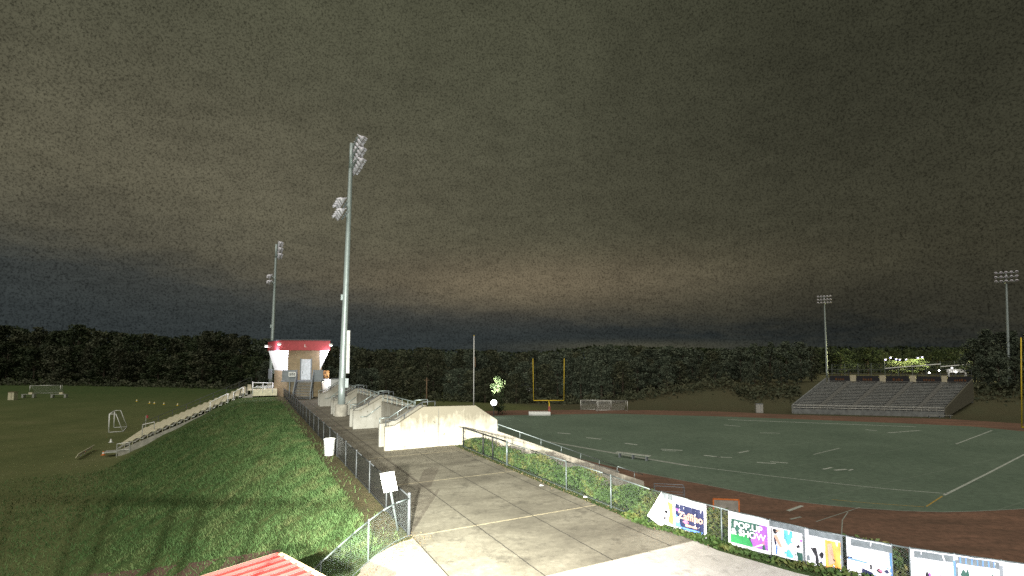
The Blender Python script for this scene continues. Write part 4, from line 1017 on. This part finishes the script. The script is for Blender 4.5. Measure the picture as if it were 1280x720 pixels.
# ------------------------------------------------------------------ far lamps
fl = thing('floodlight', 'glaring white floodlight beside the lit tree behind the pale end wall', 'floodlight', (0, 0, 0))
p = atd(617.3, 503.3, 108); fl.location = (p.x, p.y, FZ); h = p.z-FZ
MB().bar((0, 0, 0), (0, 0, h-.5), .09).build('post', M['dgrey'], fl); MB().lathe([(0, .6), (.42, .55), (.62, .25), (.64, 0)], Matrix.Translation((0, 0, h)) @ Matrix.Rotation(math.pi/2, 4, 'X') @ Matrix.Scale(-1, 4, (0, 0, 1)), 16).build('housing', M['dgrey'], fl)
MB().lathe([(.62, 0), (.48, .2), (.24, .32), (0, .35)], Matrix.Translation((0, -.02, h)) @ Matrix.Rotation(math.pi/2, 4, 'X'), 16).build('lens', M['bulb'], fl, smooth=True)
x, y = (623-640)/F*112, 112
tree(0, x, y, 8.6, 'small bright green tree lit up by the white floodlight', None, .8, FZ)
spot('floodlight_lamp', (x-2.2, y-4.2, FZ+4.2), (x-.2, y, FZ+7.6), 42000, 52, .5, (.95, 1, .8), .3)
p2 = atd(609, 501, 109); plight('floodlight_lamp', (p.x-.3, p.y-1.2, p.z+.6), 120, (.9, .9, 1), .4)
# street lamps behind the far stand
lamps = [(1105.5, 449, 'leftmost'), (1112, 446.5, ''), (1119, 448.5, ''), (1123.5, 449, ''), (1131.5, 449, ''), (1146, 447, ''), (1151.5, 446, '')]
proto = None
for q, yy, _ in lamps:
    p = atd(q, yy, 185); z = ground_z(p.x, p.y); lb = 'bluish white street lamp in the lit car park behind the far stand'
    if proto is None:
        proto = thing('street_lamp', lb, 'street lamp', (p.x, p.y, z), 0, 'street lamps behind the far stand'); hh = p.z-z
        MB().bar((0, 0, 0), (0, 0, hh), .09, .06).build('pole', M['dgrey'], proto); MB().box((0, -.3, hh+.12), (.8, 1.0, .12)).build('lamp_head', M['dgrey'], proto)
        MB().lathe([(0, .22), (.2, .15), (.26, 0), (.2, -.15), (0, -.22)], Matrix.Translation((0, -.45, hh-.2)), 12).build('bulb', M['blueb'], proto, smooth=True)
    else: dup(proto, (p.x, p.y, z), 0, (1, 1, (p.z-z)/hh), lb)
for i, (q, yt, yb) in enumerate([(1114, 451, 459), (1124, 452, 459), (1139, 449, 459), (1148, 448, 458)]):
    Y = 180; x = (q-640)/F*Y; z0 = HC+(448-yb)*Y/F; H = (yb-yt)*Y/F+2.2
    tree(0, x, Y, max(3.5, H), 'low lamp lit tree in the car park behind the far stand', 'lamp lit trees behind the far stand', 2.0, z0-2.2)
    plight('street_lamp_light', (x, Y-3.5, z0+H-.5), 9000, (1, .95, .45), .4)
x, Y = (1206-640)/F*150, 150; tree(0, x, Y, 7.5, 'pale lit tree at the right end of the far stand', None, .8, HC+(448-466)*Y/F); plight('street_lamp_light', (x-2.5, Y-3.5, HC+(448-456)*Y/F), 2500, (1, .95, .6), .4)
cf = thing('car_park_fence', 'tall chain link fence with white rails behind the far stand', 'fence', (0, 0, 0))
a, c = atd(1040, 466, 150), atd(1212, 462, 140)
base = [a+(c-a)*k/10 for k in range(11)]; cf.location = a; base = [q-a for q in base]
mesh_sheet('chain_mesh', base, [q+Vector((0, 0, 2.6)) for q in base], M['chain'], cf)
for q in base: MB().bar(q-Vector((0, 0, 3)), q+Vector((0, 0, 2.6)), .06).build('post', M['galv'], cf)
for i, j, zz in ((4, 6, .9), (6, 8, 1.3), (8, 10, 1.0)): MB().bar(base[i]+Vector((0, -.1, zz)), base[j]+Vector((0, -.1, zz+.5)), .12).build('white_rail', M['white'], cf)
for q, yy in ((1161.5, 466), (1174, 463), (1190, 460), (1195, 465)):
    p = atd(q, yy, 137); g = thing('bollard_light', 'small white globe lamp along the walk behind the far stand', 'lamp', (p.x, p.y, p.z-3), 0, 'globe lamps behind the far stand')
    MB().bar((0, 0, 0), (0, 0, 2.8), .06).build('post', M['dgrey'], g); MB().lathe([(0, -.2), (.14, -.12), (.18, 0), (.13, .14), (0, .2)], Matrix.Translation((0, 0, 3)), 10).build('globe', M['bulb'], g, smooth=True)
p = atd(1196, 463, 138); wr = tag(MB().box((p.x, p.y, p.z-.2), (5.5, .3, .7)).box((p.x, p.y, p.z+.25), (5.9, .4, .12)).box((p.x-2.4, p.y, p.z-1.2), (.3, .3, 2)).box((p.x+2.4, p.y, p.z-1.2), (.3, .3, 2)).build('ramp_wall', M['white']), 'white lit ramp wall above the right end of the far stand', 'wall')
plight('walk_lamp', (p.x-.5, p.y-2.5, p.z+.6), 90, (1, .95, .85), .3)

# ------------------------------------------------------------------ light
wd = bpy.data.worlds.new('World'); S.world = wd; wd.use_nodes = True
t = NT(wd); bg = t.n['Background']
D = t.node('ShaderNodeTexCoord').outputs['Generated']
sx = t.node('ShaderNodeSeparateXYZ'); t.put(sx.inputs[0], D); X_, Y_, Z_ = sx.outputs
az = t.math('ARCTAN2', X_, Y_); el = Z_
zz = t.math('ADD', t.math('MAXIMUM', Z_, 0), .22)
cp = t.node('ShaderNodeCombineXYZ'); t.put(cp.inputs[0], t.math('DIVIDE', X_, zz)); t.put(cp.inputs[1], t.math('DIVIDE', Y_, zz))
n1 = t.noise(cp.outputs[0], 1.3, 7, .55); n2 = t.noise(cp.outputs[0], 6, 5, .6)
cl = t.math('ADD', t.math('MULTIPLY', n1, .62), t.math('MULTIPLY', n2, .38))
eb = t.math('ADD', el, t.math('MULTIPLY', az, .085)); eb = t.math('ADD', eb, t.map(cl, .35, .65, -.02, .02))
base = t.ramp(eb, [(0, (.030, .038, .040)), (.075, (.031, .039, .040)), (.125, (.070, .068, .049)), (.22, (.100, .095, .061)), (.42, (.090, .089, .057)), (.75, (.078, .080, .049))])
fac = t.ramp(t.map(az, -.9, .9, 0, 1), [(0, (1.0,)*3), (.35, (1.0,)*3), (.55, (.85,)*3), (.78, (.52,)*3), (1, (.44,)*3)])
col = t.mix(1., base, fac, 'MULTIPLY')
def gauss(ca, ce, sa, se):
    a = t.math('POWER', t.math('DIVIDE', t.math('SUBTRACT', az, ca), sa), 2); e = t.math('POWER', t.math('DIVIDE', t.math('SUBTRACT', el, ce), se), 2)
    return t.math('EXPONENT', t.math('MULTIPLY', t.math('ADD', a, e), -1))
col = t.mix(t.math('MULTIPLY', gauss(0.02, .150, .36, .055), .62), col, (.225, .178, .112))
col = t.mix(t.math('MULTIPLY', gauss(-.55, .30, .40, .16), .35), col, (.17, .15, .105))
col = t.mix(t.math('MULTIPLY', gauss(.24, .022, .22, .012), .6), col, (.10, .095, .06))
rip = t.noise(cp.outputs[0], 13, 4, .6); mot = t.map(t.math('ADD', t.math('MULTIPLY', cl, .7), t.math('MULTIPLY', rip, .3)), .34, .66, .74, 1.24)
gr = t.noise(D, 330, 2, .9); gn = t.map(gr, .30, .55, .38, 1.12)
v = t.node('ShaderNodeVectorMath', operation='SCALE'); t.put(v.inputs[0], col); t.put(v.inputs['Scale'], t.math('MULTIPLY', mot, gn))
sky = t.node('ShaderNodeTexSky', sky_type='NISHITA', sun_disc=False, sun_elevation=R(-4), sun_rotation=R(200))
sk = t.node('ShaderNodeVectorMath', operation='SCALE'); t.put(sk.inputs[0], sky.outputs[0]); sk.inputs['Scale'].default_value = .02
sm = t.node('ShaderNodeVectorMath', operation='ADD'); t.put(sm.inputs[0], v.outputs[0]); t.put(sm.inputs[1], sk.outputs[0])
t.put(bg.inputs[0], sm.outputs[0]); bg.inputs[1].default_value = 1.0
sl = bpy.data.lights.new('city_glow', 'SUN'); sl.energy = 2.1; sl.angle = R(70); sl.color = (1, .95, .84)
so = bpy.data.objects.new('city_glow', sl); C.objects.link(so); so.rotation_euler = (R(38), 0, R(-20))
# floodlights on the building the camera is fixed to
spot('building_floodlight', (-1.2, .2, 5.0), (-1.2, 32, 1.2), 90000, 66, .9, (1, .97, .86), .16)
spot('building_floodlight', (5.2, 1.2, 4.6), (8.0, 15, 0), 16000, 120, .8, (.97, .97, 1), .3)
spot('building_floodlight', (-3.6, .3, 5.2), (-15, 24, -2), 60000, 104, .8, (.93, 1, .85), .012)
gr_ = thing('shadow_grid', 'unseen grid of thin bars added to cast streak shadows on the hill', 'shadow caster', (-4.25, 1.45, 0))  # out of view, added only so its bars throw streaks across the hill
MB().bar((-.55, 0, 4.89), (.52, 0, 4.885), .009).build('top_bar', M['galv2'], gr_)
for k in range(9): MB().bar((-.5+.122*k+.02*math.sin(k*2.), 0, 3.4), (-.5+.122*k+.03*math.sin(k*3.1+1), 0, 4.89), .0065).build('shadow_bar', M['galv2'], gr_)

S.view_settings.view_transform = 'Standard'; S.view_settings.look = 'None'; S.view_settings.exposure = 0; S.view_settings.gamma = 1
S.cycles.use_denoising = False; S.cycles.max_bounces = 5; S.cycles.transparent_max_bounces = 24; S.cycles.sample_clamp_indirect = 2
